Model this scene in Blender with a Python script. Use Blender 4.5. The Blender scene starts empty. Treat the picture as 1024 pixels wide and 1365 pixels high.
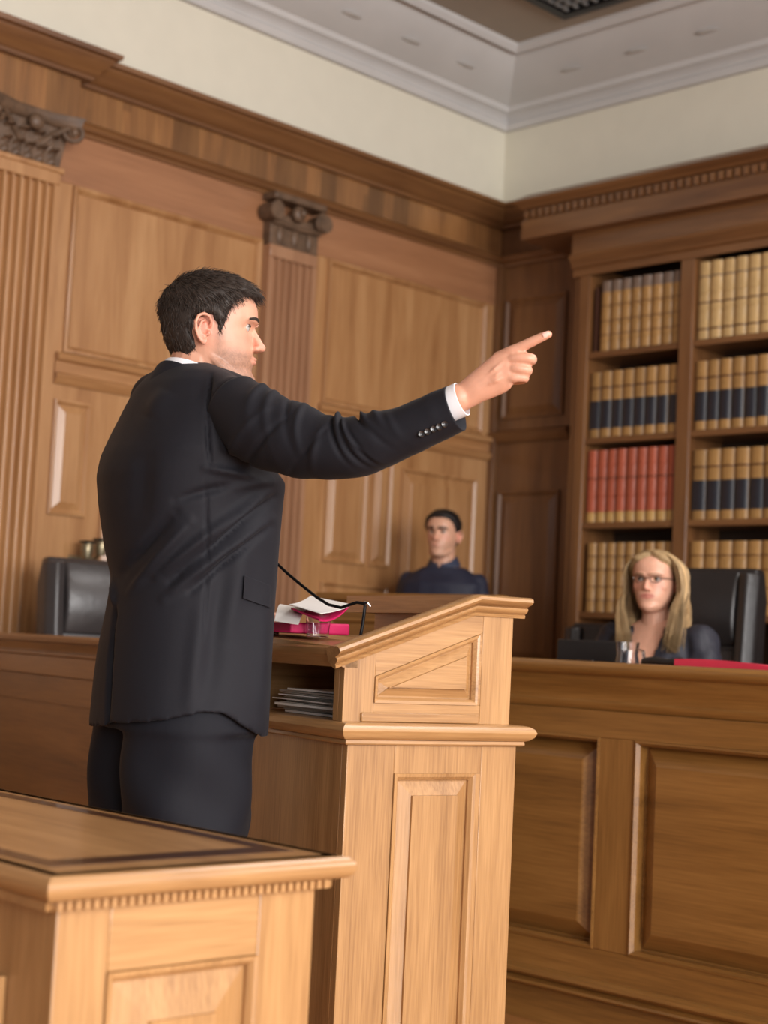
import bpy, bmesh, math, random
import numpy as np
from mathutils import Vector, Matrix, noise as mnoise
PI = math.pi
D = bpy.data
col = bpy.context.scene.collection

# ------------------------------------------------------------------ camera
CAM_H, CAM_F = 1.05, 2111.3
_h, _p, _r = math.radians(44.7626), math.radians(4.8903), math.radians(2.7981)
FWD = Vector((-math.sin(_h)*math.cos(_p), math.cos(_h)*math.cos(_p), math.sin(_p)))
_rt = Vector((math.cos(_h), math.sin(_h), 0)); _up = _rt.cross(FWD)
RGT = math.cos(_r)*_rt + math.sin(_r)*_up
UPV = -math.sin(_r)*_rt + math.cos(_r)*_up
CAMP = Vector((0, 0, CAM_H))
def ray(x, y): return (x-512)/CAM_F*RGT - (y-682.5)/CAM_F*UPV + FWD
def at(x, y, ax, v):
    d = ray(x, y); i = 'xyz'.index(ax); return CAMP + d*((v-CAMP[i])/d[i])
def dep(x, y, z): return CAMP + ray(x, y)*z
cd = D.cameras.new('camera'); cam = D.objects.new('camera', cd); col.objects.link(cam)
m = Matrix((RGT, UPV, -FWD)).transposed().to_4x4(); m.translation = CAMP
cam.matrix_world = m
cd.sensor_fit = 'VERTICAL'; cd.sensor_height = 36; cd.lens = CAM_F/1365*36
cd.clip_start = .05; cd.dof.use_dof = True; cd.dof.focus_distance = 3.25; cd.dof.aperture_fstop = 3.6
bpy.context.scene.camera = cam

# ------------------------------------------------------------------ tagging
def tag(o, label=None, cat=None, group=None, kind=None):
    if label: o['label'] = label
    if cat: o['category'] = cat
    if group: o['group'] = group
    if kind: o['kind'] = kind
    return o
def empty(name, loc=(0, 0, 0), rz=0, label=None, cat=None, group=None, kind=None):
    o = D.objects.new(name, None); col.objects.link(o); o.location = loc; o.rotation_euler = (0, 0, rz)
    o.empty_display_size = .05
    return tag(o, label, cat, group, kind)
def copy_tree(o, parent=None):
    c = o.copy(); col.objects.link(c); c.parent = parent
    for ch in list(o.children): copy_tree(ch, c)
    return c

# ------------------------------------------------------------------ mesh builder
class MB:
    def __init__(s): s.v = []; s.f = []; s.M = None
    def add(s, vs, fs):
        b = len(s.v)
        if s.M is not None: vs = [s.M @ Vector(p) for p in vs]
        s.v += [tuple(p) for p in vs]; s.f += [tuple(b+i for i in f) for f in fs]; return s
    def box(s, x0, x1, y0, y1, z0, z1):
        if x0 > x1: x0, x1 = x1, x0
        if y0 > y1: y0, y1 = y1, y0
        if z0 > z1: z0, z1 = z1, z0
        return s.add([(x0,y0,z0),(x1,y0,z0),(x1,y1,z0),(x0,y1,z0),(x0,y0,z1),(x1,y0,z1),(x1,y1,z1),(x0,y1,z1)],
              [(0,3,2,1),(4,5,6,7),(0,1,5,4),(1,2,6,5),(2,3,7,6),(3,0,4,7)])
    def hexa(s, pts):
        return s.add(pts, [(0,3,2,1),(4,5,6,7),(0,1,5,4),(1,2,6,5),(2,3,7,6),(3,0,4,7)])
    def sweep(s, rings, close=True, cap=True):
        n = len(rings[0]); vs = [p for r in rings for p in r]; fs = []
        for i in range(len(rings)-1):
            for j in range(n if close else n-1):
                k = (j+1) % n; fs.append((i*n+j, i*n+k, (i+1)*n+k, (i+1)*n+j))
        if cap and close:
            fs.append(tuple(range(n-1, -1, -1))); fs.append(tuple((len(rings)-1)*n+j for j in range(n)))
        return s.add(vs, fs)
    def mould(s, p0, p1, out, prof, m0=0, m1=0):
        """profile (o,z) swept from p0 to p1 (2D); out = outward unit 2D; m0/m1 mitre: extra run per unit of o"""
        p0 = Vector(p0); p1 = Vector(p1); out = Vector(out); d = (p1-p0).normalized()
        r0 = [(*(p0+out*o-d*(m0*o)), z) for o, z in prof]; r1 = [(*(p1+out*o+d*(m1*o)), z) for o, z in prof]
        return s.sweep([r0, r1])
    def tube(s, pts, rad, n=10, cap=True):
        pts = [Vector(p) for p in pts]; rings = []
        if not hasattr(rad, '__len__'): rad = [rad]*len(pts)
        a = None
        for i, p in enumerate(pts):
            t = (pts[min(i+1, len(pts)-1)]-pts[max(i-1, 0)]).normalized()
            if a is None: a = t.orthogonal().normalized()
            a = (a - t*a.dot(t)).normalized(); b = t.cross(a)
            rings.append([p+(a*math.cos(2*PI*k/n)+b*math.sin(2*PI*k/n))*rad[i] for k in range(n)])
        return s.sweep(rings, cap=cap)
    def lathe(s, prof, n=24, c=(0, 0, 0)):
        rings = [[(c[0]+r*math.cos(2*PI*k/n), c[1]+r*math.sin(2*PI*k/n), c[2]+z) for k in range(n)] for r, z in prof]
        return s.sweep(rings)
    def ball(s, c, r, n=12, sc=(1, 1, 1)):
        rings = []
        for i in range(1, n):
            t = PI*i/n; rings.append([(c[0]+r*sc[0]*math.sin(t)*math.cos(2*PI*k/(2*n)), c[1]+r*sc[1]*math.sin(t)*math.sin(2*PI*k/(2*n)), c[2]-r*sc[2]*math.cos(t)) for k in range(2*n)])
        return s.sweep(rings)
    def build(s, name, mat, parent=None, bevel=0, seg=2, smooth=None, loc=None, rz=None):
        for f in s.f: assert len(set(f)) == len(f) and max(f) < len(s.v), name
        me = D.meshes.new(name); me.from_pydata(s.v, [], s.f)
        bm = bmesh.new(); bm.from_mesh(me); bmesh.ops.recalc_face_normals(bm, faces=bm.faces); bm.to_mesh(me); bm.free()
        o = D.objects.new(name, me); col.objects.link(o)
        if mat: me.materials.append(mat)
        if parent: o.parent = parent
        if loc: o.location = loc
        if rz is not None: o.rotation_euler = (0, 0, rz)
        if bevel:
            b = o.modifiers.new('bevel', 'BEVEL'); b.width = bevel; b.segments = seg; b.limit_method = 'ANGLE'; b.angle_limit = math.radians(35)
        if smooth is None: smooth = bool(bevel)
        if smooth:
            me.shade_smooth()
            if not bevel or True: me.set_sharp_from_angle(angle=math.radians(42))
        return o

def raised_panel(mb, ax, w, a0, a1, z0, z1, out, margin=.05, rise=.014, frame=.018, fr=.012, rec=-.001):
    """raised field with bevelled margin and a small bolection frame on the plane ax=w, facing 'out' (+1/-1)"""
    def P(a, z, o):
        return (w+out*o, a, z) if ax == 'x' else (a, w+out*o, z)
    def ring(da, o): return [P(a0+da, z0+da, o), P(a1-da, z0+da, o), P(a1-da, z1-da, o), P(a0+da, z1-da, o)]
    rs = [ring(0, .0), ring(0, fr), ring(frame*.45, fr*1.1), ring(frame, fr*.35), ring(frame, -rec), ring(frame+.004, -rec),
          ring(frame+margin, rise), ring(frame+margin+.004, rise+.002)]
    mb.sweep(rs, cap=False)
    b = len(mb.v)-4; mb.f.append((b, b+1, b+2, b+3))

# ------------------------------------------------------------------ materials
def nt(name):
    m = D.materials.new(name); m.use_nodes = True; t = m.node_tree; b = t.nodes['Principled BSDF']; return m, t, b
def N(t, typ, **k):
    n = t.nodes.new(typ)
    for a, v in k.items(): setattr(n, a, v)
    return n
def lin(c):
    f = lambda x: x/12.92 if x <= .04045 else ((x+.055)/1.055)**2.4
    return tuple(f(x/255) for x in c)+(1,)
def ramp(t, stops, interp='LINEAR'):
    r = N(t, 'ShaderNodeValToRGB'); r.color_ramp.interpolation = interp; e = r.color_ramp.elements
    e[0].position = stops[0][0]; e[0].color = stops[0][1]; e[1].position = stops[-1][0]; e[1].color = stops[-1][1]
    for p, c in stops[1:-1]:
        q = e.new(p); q.color = c
    return r
def wood(name, c1, c2, c3, axis='z', scale=1., rough=.36, coat=.4, fine=1., var=0.):
    """straight-grained varnished oak: long noise along 'axis', fine pores across it"""
    m, t, b = nt(name); L = t.links
    tc = N(t, 'ShaderNodeTexCoord'); mp = N(t, 'ShaderNodeMapping')
    oi = N(t, 'ShaderNodeObjectInfo'); ad = N(t, 'ShaderNodeVectorMath', operation='ADD')
    mu = N(t, 'ShaderNodeMath', operation='MULTIPLY'); mu.inputs[1].default_value = 17.
    L.new(oi.outputs['Random'], mu.inputs[0]); L.new(tc.outputs['Object'], ad.inputs[0]); L.new(mu.outputs[0], ad.inputs[1])
    L.new(ad.outputs[0], mp.inputs['Vector'])
    s = [14*scale]*3; s['xyz'.index(axis)] = 1.1*scale; mp.inputs['Scale'].default_value = s
    n1 = N(t, 'ShaderNodeTexNoise'); n1.inputs['Scale'].default_value = 1.; n1.inputs['Detail'].default_value = 6; n1.inputs['Roughness'].default_value = .6
    n1.inputs['Distortion'].default_value = .6
    L.new(mp.outputs[0], n1.inputs['Vector'])
    mp2 = N(t, 'ShaderNodeMapping'); s2 = [230*scale]*3; s2['xyz'.index(axis)] = 8*scale; mp2.inputs['Scale'].default_value = s2
    L.new(ad.outputs[0], mp2.inputs['Vector'])
    n2 = N(t, 'ShaderNodeTexNoise'); n2.inputs['Scale'].default_value = 1.; n2.inputs['Detail'].default_value = 3
    L.new(mp2.outputs[0], n2.inputs['Vector'])
    mx = N(t, 'ShaderNodeMix', data_type='FLOAT'); mx.inputs[0].default_value = .42*fine
    L.new(n1.outputs[0], mx.inputs[2]); L.new(n2.outputs[0], mx.inputs[3])
    r = ramp(t, [(.32, c3), (.5, c1), (.68, c2)]); L.new(mx.outputs[0], r.inputs[0])
    out = r.outputs[0]
    if var:
        mp3 = N(t, 'ShaderNodeMapping'); s3 = [9.]*3; s3['xyz'.index(axis)] = .4; mp3.inputs['Scale'].default_value = s3
        L.new(ad.outputs[0], mp3.inputs['Vector'])
        v = N(t, 'ShaderNodeTexVoronoi'); v.feature = 'F1'; v.distance = 'CHEBYCHEV'; v.inputs['Scale'].default_value = 1; v.inputs['Randomness'].default_value = .7
        L.new(mp3.outputs[0], v.inputs['Vector'])
        hs = N(t, 'ShaderNodeHueSaturation'); sep = N(t, 'ShaderNodeSeparateColor'); L.new(v.outputs['Color'], sep.inputs[0])
        mr = N(t, 'ShaderNodeMapRange'); mr.inputs['To Min'].default_value = 1-var; mr.inputs['To Max'].default_value = 1+var*.5
        L.new(sep.outputs[0], mr.inputs[0]); L.new(mr.outputs[0], hs.inputs['Value']); L.new(out, hs.inputs['Color']); out = hs.outputs[0]
    L.new(out, b.inputs['Base Color'])
    b.inputs['Roughness'].default_value = rough; b.inputs['Coat Weight'].default_value = coat; b.inputs['Coat Roughness'].default_value = .2
    bp = N(t, 'ShaderNodeBump'); bp.inputs['Strength'].default_value = .12; bp.inputs['Distance'].default_value = .002
    L.new(n2.outputs[0], bp.inputs['Height']); L.new(bp.outputs[0], b.inputs['Normal'])
    return m
def plain(name, c, rough=.6, noise=.0, nscale=8., bump=0., bscale=60., metal=0., coat=0., spec=None, sheen=0.):
    m, t, b = nt(name); L = t.links
    b.inputs['Base Color'].default_value = c; b.inputs['Roughness'].default_value = rough; b.inputs['Metallic'].default_value = metal
    b.inputs['Coat Weight'].default_value = coat
    if spec is not None: b.inputs['Specular IOR Level'].default_value = spec
    if sheen: b.inputs['Sheen Weight'].default_value = sheen; b.inputs['Sheen Roughness'].default_value = .4
    tc = N(t, 'ShaderNodeTexCoord')
    n = N(t, 'ShaderNodeTexNoise'); n.inputs['Scale'].default_value = nscale; n.inputs['Detail'].default_value = 4; L.new(tc.outputs['Object'], n.inputs['Vector'])
    k = noise if noise else .03
    a = tuple(x*(1-k) for x in c[:3])+(1,); d = tuple(min(1, x*(1+k)) for x in c[:3])+(1,)
    r = ramp(t, [(.35, a), (.65, d)]); L.new(n.outputs[0], r.inputs[0]); L.new(r.outputs[0], b.inputs['Base Color'])
    if bump:
        n2 = N(t, 'ShaderNodeTexNoise'); n2.inputs['Scale'].default_value = bscale; n2.inputs['Detail'].default_value = 4; L.new(tc.outputs['Object'], n2.inputs['Vector'])
        bp = N(t, 'ShaderNodeBump'); bp.inputs['Strength'].default_value = bump; bp.inputs['Distance'].default_value = .004
        L.new(n2.outputs[0], bp.inputs['Height']); L.new(bp.outputs[0], b.inputs['Normal'])
    return m
OAK = (lin((172,129,82)), lin((192,148,98)), lin((142,102,61)))
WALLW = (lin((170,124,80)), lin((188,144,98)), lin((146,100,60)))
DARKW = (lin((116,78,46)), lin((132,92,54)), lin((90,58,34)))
BENCHW = (lin((134,94,46)), lin((154,111,58)), lin((106,72,34)))
M = {}
for a in 'xyz':
    M['oak_'+a] = wood('golden_oak_grain_'+a, *OAK, axis=a)
    M['wall_'+a] = wood('wall_oak_grain_'+a, *WALLW, axis=a, scale=.7, fine=.6, rough=.38)
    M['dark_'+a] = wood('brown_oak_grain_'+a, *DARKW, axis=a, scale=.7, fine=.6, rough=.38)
    M['bench_'+a] = wood('bench_oak_grain_'+a, *BENCHW, axis=a, scale=.8, fine=.8, rough=.34)
M['frieze'] = wood('veneered_frieze', lin((134,92,54)), lin((154,110,66)), lin((108,74,44)), axis='z', scale=.7, var=.4)
M['rosy_y'] = wood('rosy_oak_grain_y', lin((158,110,76)), lin((172,124,88)), lin((138,94,64)), axis='y', scale=.7, fine=.6)
M['capital'] = plain('carved_brown_oak', lin((98,76,58)), .5, noise=.25, nscale=20)
M['inlay'] = plain('dark_inlay', lin((74,46,28)), .3, coat=.3)
M['cream'] = plain('cream_plaster', lin((218,213,196)), .8, noise=.015)
M['plaster'] = plain('white_ceiling_plaster', lin((196,194,192)), .8, noise=.03, nscale=3)
M['ceil'] = plain('ceiling_plaster', lin((164,153,140)), .8, noise=.04, nscale=2)
M['floor'] = wood('floor_oak', lin((170,116,66)), lin((186,132,80)), lin((146,96,52)), axis='x', rough=.4)
M['leather'] = plain('black_leather', lin((34,31,31)), .34, noise=.1, bump=.25, bscale=45)
M['leather_grey'] = plain('dark_grey_leather', lin((58,54,54)), .3, noise=.1, bump=.25, bscale=40)
M['metal_dark'] = plain('black_metal', lin((26,26,28)), .35, metal=.6)
M['chrome'] = plain('chrome', lin((210,212,215)), .15, metal=1.)
M['brass'] = plain('brass', lin((150,138,112)), .35, metal=.8)
M['plastic'] = plain('black_plastic', lin((24,23,24)), .4)
M['shadow'] = plain('dark_wood_inside', lin((50,34,22)), .6)  # bookcase back: shade behind the books put into a darker wood colour
def glass():
    m, t, b = nt('clear_glass'); b.inputs['Base Color'].default_value = (.97,.98,1,1); b.inputs['Roughness'].default_value = .02
    b.inputs['Transmission Weight'].default_value = 1; b.inputs['IOR'].default_value = 1.45; return m
M['glass'] = glass()

# ------------------------------------------------------------------ room
LX, BY = -5.726, 6.599
CZ = 4.27
def struct(mb, name, mat, parent=None, bevel=0):
    o = mb.build(name, mat, parent, bevel=bevel)
    if parent is None: tag(o, kind='structure')
    return o
b = MB().box(-8.5, 6., -3.5, 8., -.12, 0); struct(b, 'floor', M['floor'])
wl = struct(MB().box(LX-.2, LX, -3.5, BY+.4, 0, CZ+.1), 'wall_left', M['cream'])
wb = struct(MB().box(LX, 6., BY+.0, BY+.4, 0, CZ+.1), 'wall_back', M['cream'])
ce = struct(MB().box(LX, 6., -3.5, BY, CZ, CZ+.12), 'ceiling', M['ceil'])
# plaster cove and ceiling border
cp = [(0, 3.97), (.03, 3.97), (.045, 4.0), (.03, 4.02), (.05, 4.04), (.09, 4.05), (.10, 4.075), (.16, 4.10), (.26, 4.17), (.34, 4.235), (.355, CZ), (0, CZ)]
t1 = MB().mould((LX, -3.5), (LX, BY), (1, 0), cp, 0, -1).build('trim_1', M['plaster'], smooth=True); tag(t1, kind='structure')
t2 = MB().mould((LX, BY), (6, BY), (0, -1), cp, -1, 0).build('trim_2', M['plaster'], smooth=True); tag(t2, kind='structure')
bp_ = [(0, CZ), (0, CZ-.02), (.025, CZ-.045), (.05, CZ-.02), (.05, CZ)]
MB().mould((LX+.36, -3.5), (LX+.36, BY-.36), (1, 0), bp_, 0, -1).build('ceiling_bead', M['plaster'], t1, smooth=True)
MB().mould((LX+.36, BY-.36), (6, BY-.36), (0, -1), bp_, -1, 0).build('ceiling_bead', M['plaster'], t2, smooth=True)
# faint plaster leaf ornaments along the cove
for k in range(7):
    y = 6.0-k*.42
    o = MB().ball((LX+.215, y, 4.135), .045, 6, (.7, 1.5, .14)).build('plaster_leaf', M['plaster'], t1, smooth=True)
for k in range(9):
    MB().ball((-5.1+k*.42, BY-.215, 4.135), .045, 6, (1.5, .7, .14)).build('plaster_leaf', M['plaster'], t2, smooth=True)
# ceiling vent
v = empty('ceiling_vent', (-4.9, 6.06, CZ), 0, 'black framed ceiling vent with a grey slatted grille', 'vent')
b = MB()
for r in ((0, 1.2, -.05, 0), (0, 1.2, -1.2, -1.15), (0, .05, -1.15, -.05), (1.15, 1.2, -1.15, -.05)): b.box(r[0], r[1], r[2], r[3], -.025, 0)
b.build('frame', M['plastic'], v, bevel=.004)
b = MB()
for k in range(18): b.box(.06, 1.14, -1.14+k*.06, -1.125+k*.06, -.014, -.004)
for k in range(18): b.box(.06+k*.06, .075+k*.06, -1.14, -.06, -.014, -.004)
b.build('grille', plain('grey_grille', lin((130,130,130)), .5), v)
MB().box(.05, 1.15, -1.15, -.05, -.003, 0).build('backing', M['metal_dark'], v)

# ---- left wall panelling (all children of wall_left)
W0 = LX+.002
MB().box(LX, LX+.02, -3.5, BY, 0, 3.46).build('panelling', M['wall_z'], wl)
MB().box(LX+.02, LX+.03, -3.5, BY-.03, 3.23, 3.43).build('frieze', M['frieze'], wl)
YS = at(131, 80, 'x', LX+.22).y
MB().box(LX+.02, LX+.105, -3.5, YS, 3.21, 3.43).build('frieze', M['frieze'], wl, bevel=.003)
crown = [(0, 3.40), (.035, 3.40), (.04, 3.415), (.05, 3.42), (.06, 3.445), (.095, 3.475), (.10, 3.49), (.12, 3.495), (.125, 3.515), (.11, 3.52), (0, 3.52)]
archi = [(0, 3.185), (.02, 3.185), (.025, 3.20), (.045, 3.21), (.05, 3.225), (.06, 3.235), (.04, 3.245), (0, 3.245)]
MB().mould((LX+.02, -3.5), (LX+.02, BY), (1, 0), crown, 0, -1).build('cornice', M['dark_y'], wl, smooth=True)
MB().mould((LX+.105, -3.5), (LX+.105, YS), (1, 0), crown, 0, 1).mould((LX+.105, YS), (LX+.02, YS), (0, 1), crown, 1, 0).build('cornice', M['dark_y'], wl, smooth=True)
MB().mould((LX+.02, -3.5), (LX+.02, BY), (1, 0), archi, 0, -1).build('architrave', M['dark_y'], wl, smooth=True)
MB().box(LX+.02, LX+.026, -3.5, BY, 2.97, 3.19).build('rail', M['rosy_y'], wl)
for y0, y1 in ((2.0, 3.40), (3.755, 4.83), (5.27, 6.47)):
    b = MB(); P = lambda o, y, z: (LX+.02+o, y, z)
    rs = [[P(o, y0+d, 2.24+d), P(o, y1-d, 2.24+d), P(o, y1-d, 2.965-d), P(o, y0+d, 2.965-d)] for d, o in ((0, 0), (0, .016), (.012, .02), (.028, .006), (.03, 0))]
    b.sweep(rs, cap=False).build('panel_moulding', M['wall_z'], wl, smooth=True)
railp = [(0, 2.10), (.01, 2.10), (.028, 2.125), (.03, 2.14), (.012, 2.15), (.012, 2.195), (.03, 2.205), (.034, 2.22), (.02, 2.235), (0, 2.235)]
for y0, y1 in ((1.9, 3.40), (3.72, 4.91), (5.25, BY)):
    MB().mould((LX+.02, y0), (LX+.02, y1), (1, 0), railp).build('chair_rail', M['wall_y'], wl, smooth=True)
for y0, y1, z0, z1 in ((3.73, 3.92, 1.545, 2.035), (4.0, 4.14, 1.30, 1.70), (4.2, 4.62, 1.545, 2.035), (4.70, 4.86, 1.545, 2.035), (5.33, 5.62, 1.46, 2.0), (5.655, 5.80, 1.46, 2.0), (5.865, 6.45, .25, 1.985), (3.73, 4.86, .25, .92), (5.33, 5.8, .25, 1.36)):
    b = MB(); raised_panel(b, 'x', LX+.02, y0, y1, z0, z1, 1, margin=.03 if y1-y0 < .3 else .05, rise=.012, frame=.02, fr=.014)
    b.build('panel', M['wall_z'], wl)
MB().box(LX+.02, LX+.04, -3.5, BY, 0, .16).build('skirting', M['dark_y'], wl, bevel=.004)

# ---- pilasters
M['pil'] = wood('rosy_oak_pilaster', lin((158,116,86)), lin((174,132,100)), lin((138,98,72)), axis='z', scale=.7, fine=.6)
def pilaster(y0, y1, proj, zb, zt, label, nfl, corinth, matf, matc):
    r = empty('pilaster', (LX+.02, (y0+y1)/2, 0), 0, label, 'pilaster')
    h = (y1-y0)/2
    # fluted shaft: profile in (x,y), extruded in z
    n = nfl*10+1; fl = []
    mg = h*.14
    for i in range(n):
        t = i/(n-1); y = -h+mg+t*(2*h-2*mg); ph = (t*nfl) % 1.0
        dpt = 0 if (ph < .12 or ph > .88 or i in (0, n-1)) else math.sin((ph-.12)/.76*PI)**.55*(h/nfl*1.25)
        fl.append((proj-dpt, y))
    pr = [(0, -h), (proj, -h)]+fl+[(proj, h), (0, h)]
    b = MB().sweep([[(x, y, z) for x, y in pr] for z in (zb+.22, zt-.02)])
    b.build('shaft', matf, r, smooth=True)
    MB().box(0, proj+.004, -h, h, zt-.02, zt+.04).build('necking', matf, r, bevel=.004)
    bp = [(0, .0), (proj+.03, 0), (proj+.03, .12), (proj+.02, .14), (proj+.03, .16), (proj+.01, .19), (proj+.004, .22), (0, .22)]
    b = MB()
    for zz0, zz1, e in ((0, .13, .03), (.13, .17, .022), (.17, .195, .012), (.195, .22, .006)): b.box(0, proj+e, -h-e, h+e, zb+zz0, zb+zz1)
    b.build('base', matf, r, bevel=.005)
    c = empty('capital', (0, 0, 0)); c.parent = r
    zc = zt+.04
    if corinth:
        H = 3.205-zc
        b = MB().sweep([[(0, -h*.95, zc), (proj*.9, -h*.95, zc), (proj*.9, h*.95, zc), (0, h*.95, zc)], [(0, -h*1.1, zc+H-.04), (proj*1.2, -h*1.1, zc+H-.04), (proj*1.2, h*1.1, zc+H-.04), (0, h*1.1, zc+H-.04)]])
        b.build('bell', matc, c, bevel=.004)
        MB().box(0, proj+.012, -h-.012, h+.012, zc-.01, zc+.015).build('astragal', matf, c, bevel=.006)
        b = MB().sweep([[(0, -h*1.22-e, z), (proj+.08+e, -h*1.22-e, z), (proj+.035+e, -h*.5, z), (proj+.035+e, h*.5, z), (proj+.08+e, h*1.22+e, z), (0, h*1.22+e, z)] for z, e in ((zc+H-.05, -.02), (zc+H-.035, .0), (zc+H-.015, .004), (zc+H, .012))])
        b.build('abacus', matc, c, smooth=True)
        for row, (zz, hh, cnt, sz) in enumerate(((zc+.015, H*.34, 5, 1.), (zc+H*.32, H*.34, 4, 1.1))):
            for k in range(cnt):
                yy = -h*.86+(k+.5*1)*(2*h*.86)/cnt
                wd = h*.86/cnt*.92*sz; b = MB()
                # acanthus leaf: lobed sheet with thickness curling outwards at its tip
                g = []
                for i in range(9):
                    s = i/8; out = proj*.92+.006+.012*s+.05*max(0, s-.55)**1.3*2.2; z = zz+hh*(s if s < .85 else .85-(s-.85)*.9)
                    ww = wd*(1-.25*s)*(1+.22*math.sin(s*PI*5))*(1 if s < .8 else 1-(s-.8)*2.5)
                    g.append([(out-.008, yy-ww, z), (out+.008*math.sin(s*9), yy-ww*.5, z), (out+.012, yy, z+.004), (out+.008*math.sin(s*9), yy+ww*.5, z), (out-.008, yy+ww, z), (out-.02, yy, z-.002)])
                b.sweep(g).build('leaf', matc, c, smooth=True)
        for sy in (-1, 1):
            b = MB(); pts = []; rad = []
            for i in range(26):
                a = i/25*PI*3.2; rr = .048*(1-i/32)
                pts.append((proj+.05+rr*.5*math.cos(a+2.2), sy*(h*1.12+rr*math.cos(a+2.2)*.9), zc+H*.74+rr*math.sin(a+2.2))); rad.append(.013*(1-i/50))
            b.tube(pts, rad, 8).ball((proj+.05, sy*h*1.12, zc+H*.74), .02, 6).build('volute', matc, c, smooth=True)
            b = MB().tube([(proj*.95, sy*h*.3, zc+H*.42), (proj+.02, sy*h*.6, zc+H*.62), (proj+.05, sy*h*.95, zc+H*.8)], [.018, .014, .01], 8); b.build('stalk', matc, c, smooth=True)
        MB().ball((proj+.045, 0, zc+H-.06), .036, 8, (.7, 1, 1)).build('rosette', matc, c, smooth=True)
    else:
        H = 3.19-zc
        b = MB().box(0, proj*.98, -h, h, zc, zc+H*.62); b.build('bell', matc, c, bevel=.004)
        for k in range(3):
            yy = (-.62+.62*k)*h
            MB().ball((proj, yy, zc+H*.22), .03, 7, (.5, .8, 1.5)).build('leaf', matc, c, smooth=True)
        for sy in (-1, 1):
            b = MB(); pts = []; rad = []
            for i in range(26):
                a = i/25*PI*3.4; rr = .044*(1-i/32)
                pts.append((proj+.03, sy*(h*1.02+rr*math.cos(a+1.6)), zc+H*.62+rr*math.sin(a+1.6))); rad.append(.016*(1-i/45))
            b.tube(pts, rad, 8).ball((proj+.025, sy*h*1.02, zc+H*.62), .024, 6).build('volute', matc, c, smooth=True)
            MB().tube([(proj*.3, sy*h*1.02, zc+H*.62), (proj+.05, sy*h*1.02, zc+H*.62)], .043, 16).build('scroll', matc, c, smooth=True)
        MB().ball((proj+.02, 0, zc+H*.68), .042, 8, (.7, 1, 1)).ball((proj+.05, 0, zc+H*.68), .02, 6).build('rosette', matc, c, smooth=True)
        MB().tube([(proj+.006, -h, zc+H*.45), (proj+.012, 0, zc+H*.40), (proj+.006, h, zc+H*.45)], .014, 8).build('festoon', matc, c, smooth=True)
        MB().box(0, proj+.04, -h*1.1, h*1.1, zc+H*.86, zc+H).build('abacus', matc, c, bevel=.008)
    return r
y1_ = at(81, 240, 'x', LX+.105).y
pilaster(y1_-.33, y1_, .085, 0, 2.94, 'tall fluted oak pilaster with a carved leafy capital at the left edge', 7, True, M['wall_z'], M['capital'])
pilaster(at(360, 330, 'x', LX+.085).y, at(423, 350, 'x', LX+.085).y, .065, 0, 2.90, 'fluted oak pilaster with scrolled capital behind the pointing man', 6, False, M['pil'], M['capital'])

# ---- back wall: alcove panelling
YB = BY-.02
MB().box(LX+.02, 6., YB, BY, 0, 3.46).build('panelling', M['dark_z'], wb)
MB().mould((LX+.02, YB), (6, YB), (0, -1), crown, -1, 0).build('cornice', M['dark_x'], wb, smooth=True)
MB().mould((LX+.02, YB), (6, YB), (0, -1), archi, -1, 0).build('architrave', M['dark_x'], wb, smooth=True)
for z0, z1 in ((2.33, 3.0), (1.0, 1.93)):
    b = MB(); raised_panel(b, 'y', YB, -5.645, -5.22, z0, z1, -1, margin=.035, frame=.022, fr=.014); b.build('panel', M['dark_z'], wb)
MB().mould((LX+.02, YB), (-5.16, YB), (0, -1), [(0, 2.20), (.02, 2.20), (.05, 2.235), (.055, 2.25), (.03, 2.265), (0, 2.265)]).build('chair_rail', M['dark_x'], wb, smooth=True)
MB().box(LX+.02, LX+.06, YB-.04, YB, 0, 3.2).build('corner_post', M['dark_z'], wb, bevel=.003)

# ---- bookcase
BF = 6.28        # face plane
def bx(x, y=500): return at(x, y, 'y', BF).x
def bz(x, y): return at(x, y, 'y', BF).z
xL, xR = at(757, 600, 'y', BF).x-.0, 1.2
bc = empty('bookcase', (0, 0, 0), 0, 'tall built-in brown oak bookcase filled with law books', 'bookcase')
sh = [bz(776, 470.5), bz(774, 584), bz(765, 696.5), bz(762, 814.5)]          # shelf tops
topz = bz(840, 357)
s1 = (bx(768), bx(782)); s2 = (bx(905, 456), bx(923, 456)); bayw = s2[0]-s1[1]
stl = [s1, s2]
x = s2[1]
while x < xR:
    stl.append((x+bayw, x+bayw+(s2[1]-s2[0]))); x = stl[-1][1]
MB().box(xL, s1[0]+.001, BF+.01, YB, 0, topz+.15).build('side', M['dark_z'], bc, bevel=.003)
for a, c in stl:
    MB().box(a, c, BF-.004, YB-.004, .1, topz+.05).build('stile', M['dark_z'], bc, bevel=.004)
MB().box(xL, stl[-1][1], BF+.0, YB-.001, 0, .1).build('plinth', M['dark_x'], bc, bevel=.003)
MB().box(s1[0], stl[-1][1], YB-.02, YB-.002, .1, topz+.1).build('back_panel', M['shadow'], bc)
for i in range(len(stl)-1):
    a, c = stl[i][1], stl[i+1][0]
    for z in sh+[sh[-1]-.44, .14]:
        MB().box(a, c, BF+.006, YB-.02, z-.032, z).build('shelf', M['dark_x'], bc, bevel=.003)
zs = [bz(756, 335)-0, bz(756, 360), topz]
e = [(0, topz-.005), (.012, topz-.005), (.014, topz+.03), (.03, topz+.04), (.034, topz+.06), (.05, topz+.075), (.055, topz+.10), (.03, topz+.11), (.03, 3.19), (0, 3.19)]
MB().mould((xL, BF), (stl[-1][1], BF), (0, -1), e, .0, 0).build('architrave', M['dark_x'], bc, smooth=True)
cx = at(694, 319, 'y', BF-.1).x
MB().box(cx, stl[-1][1], BF-.10, YB-.0, 3.19, 3.29).build('corona', M['dark_x'], bc, bevel=.004)
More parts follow.
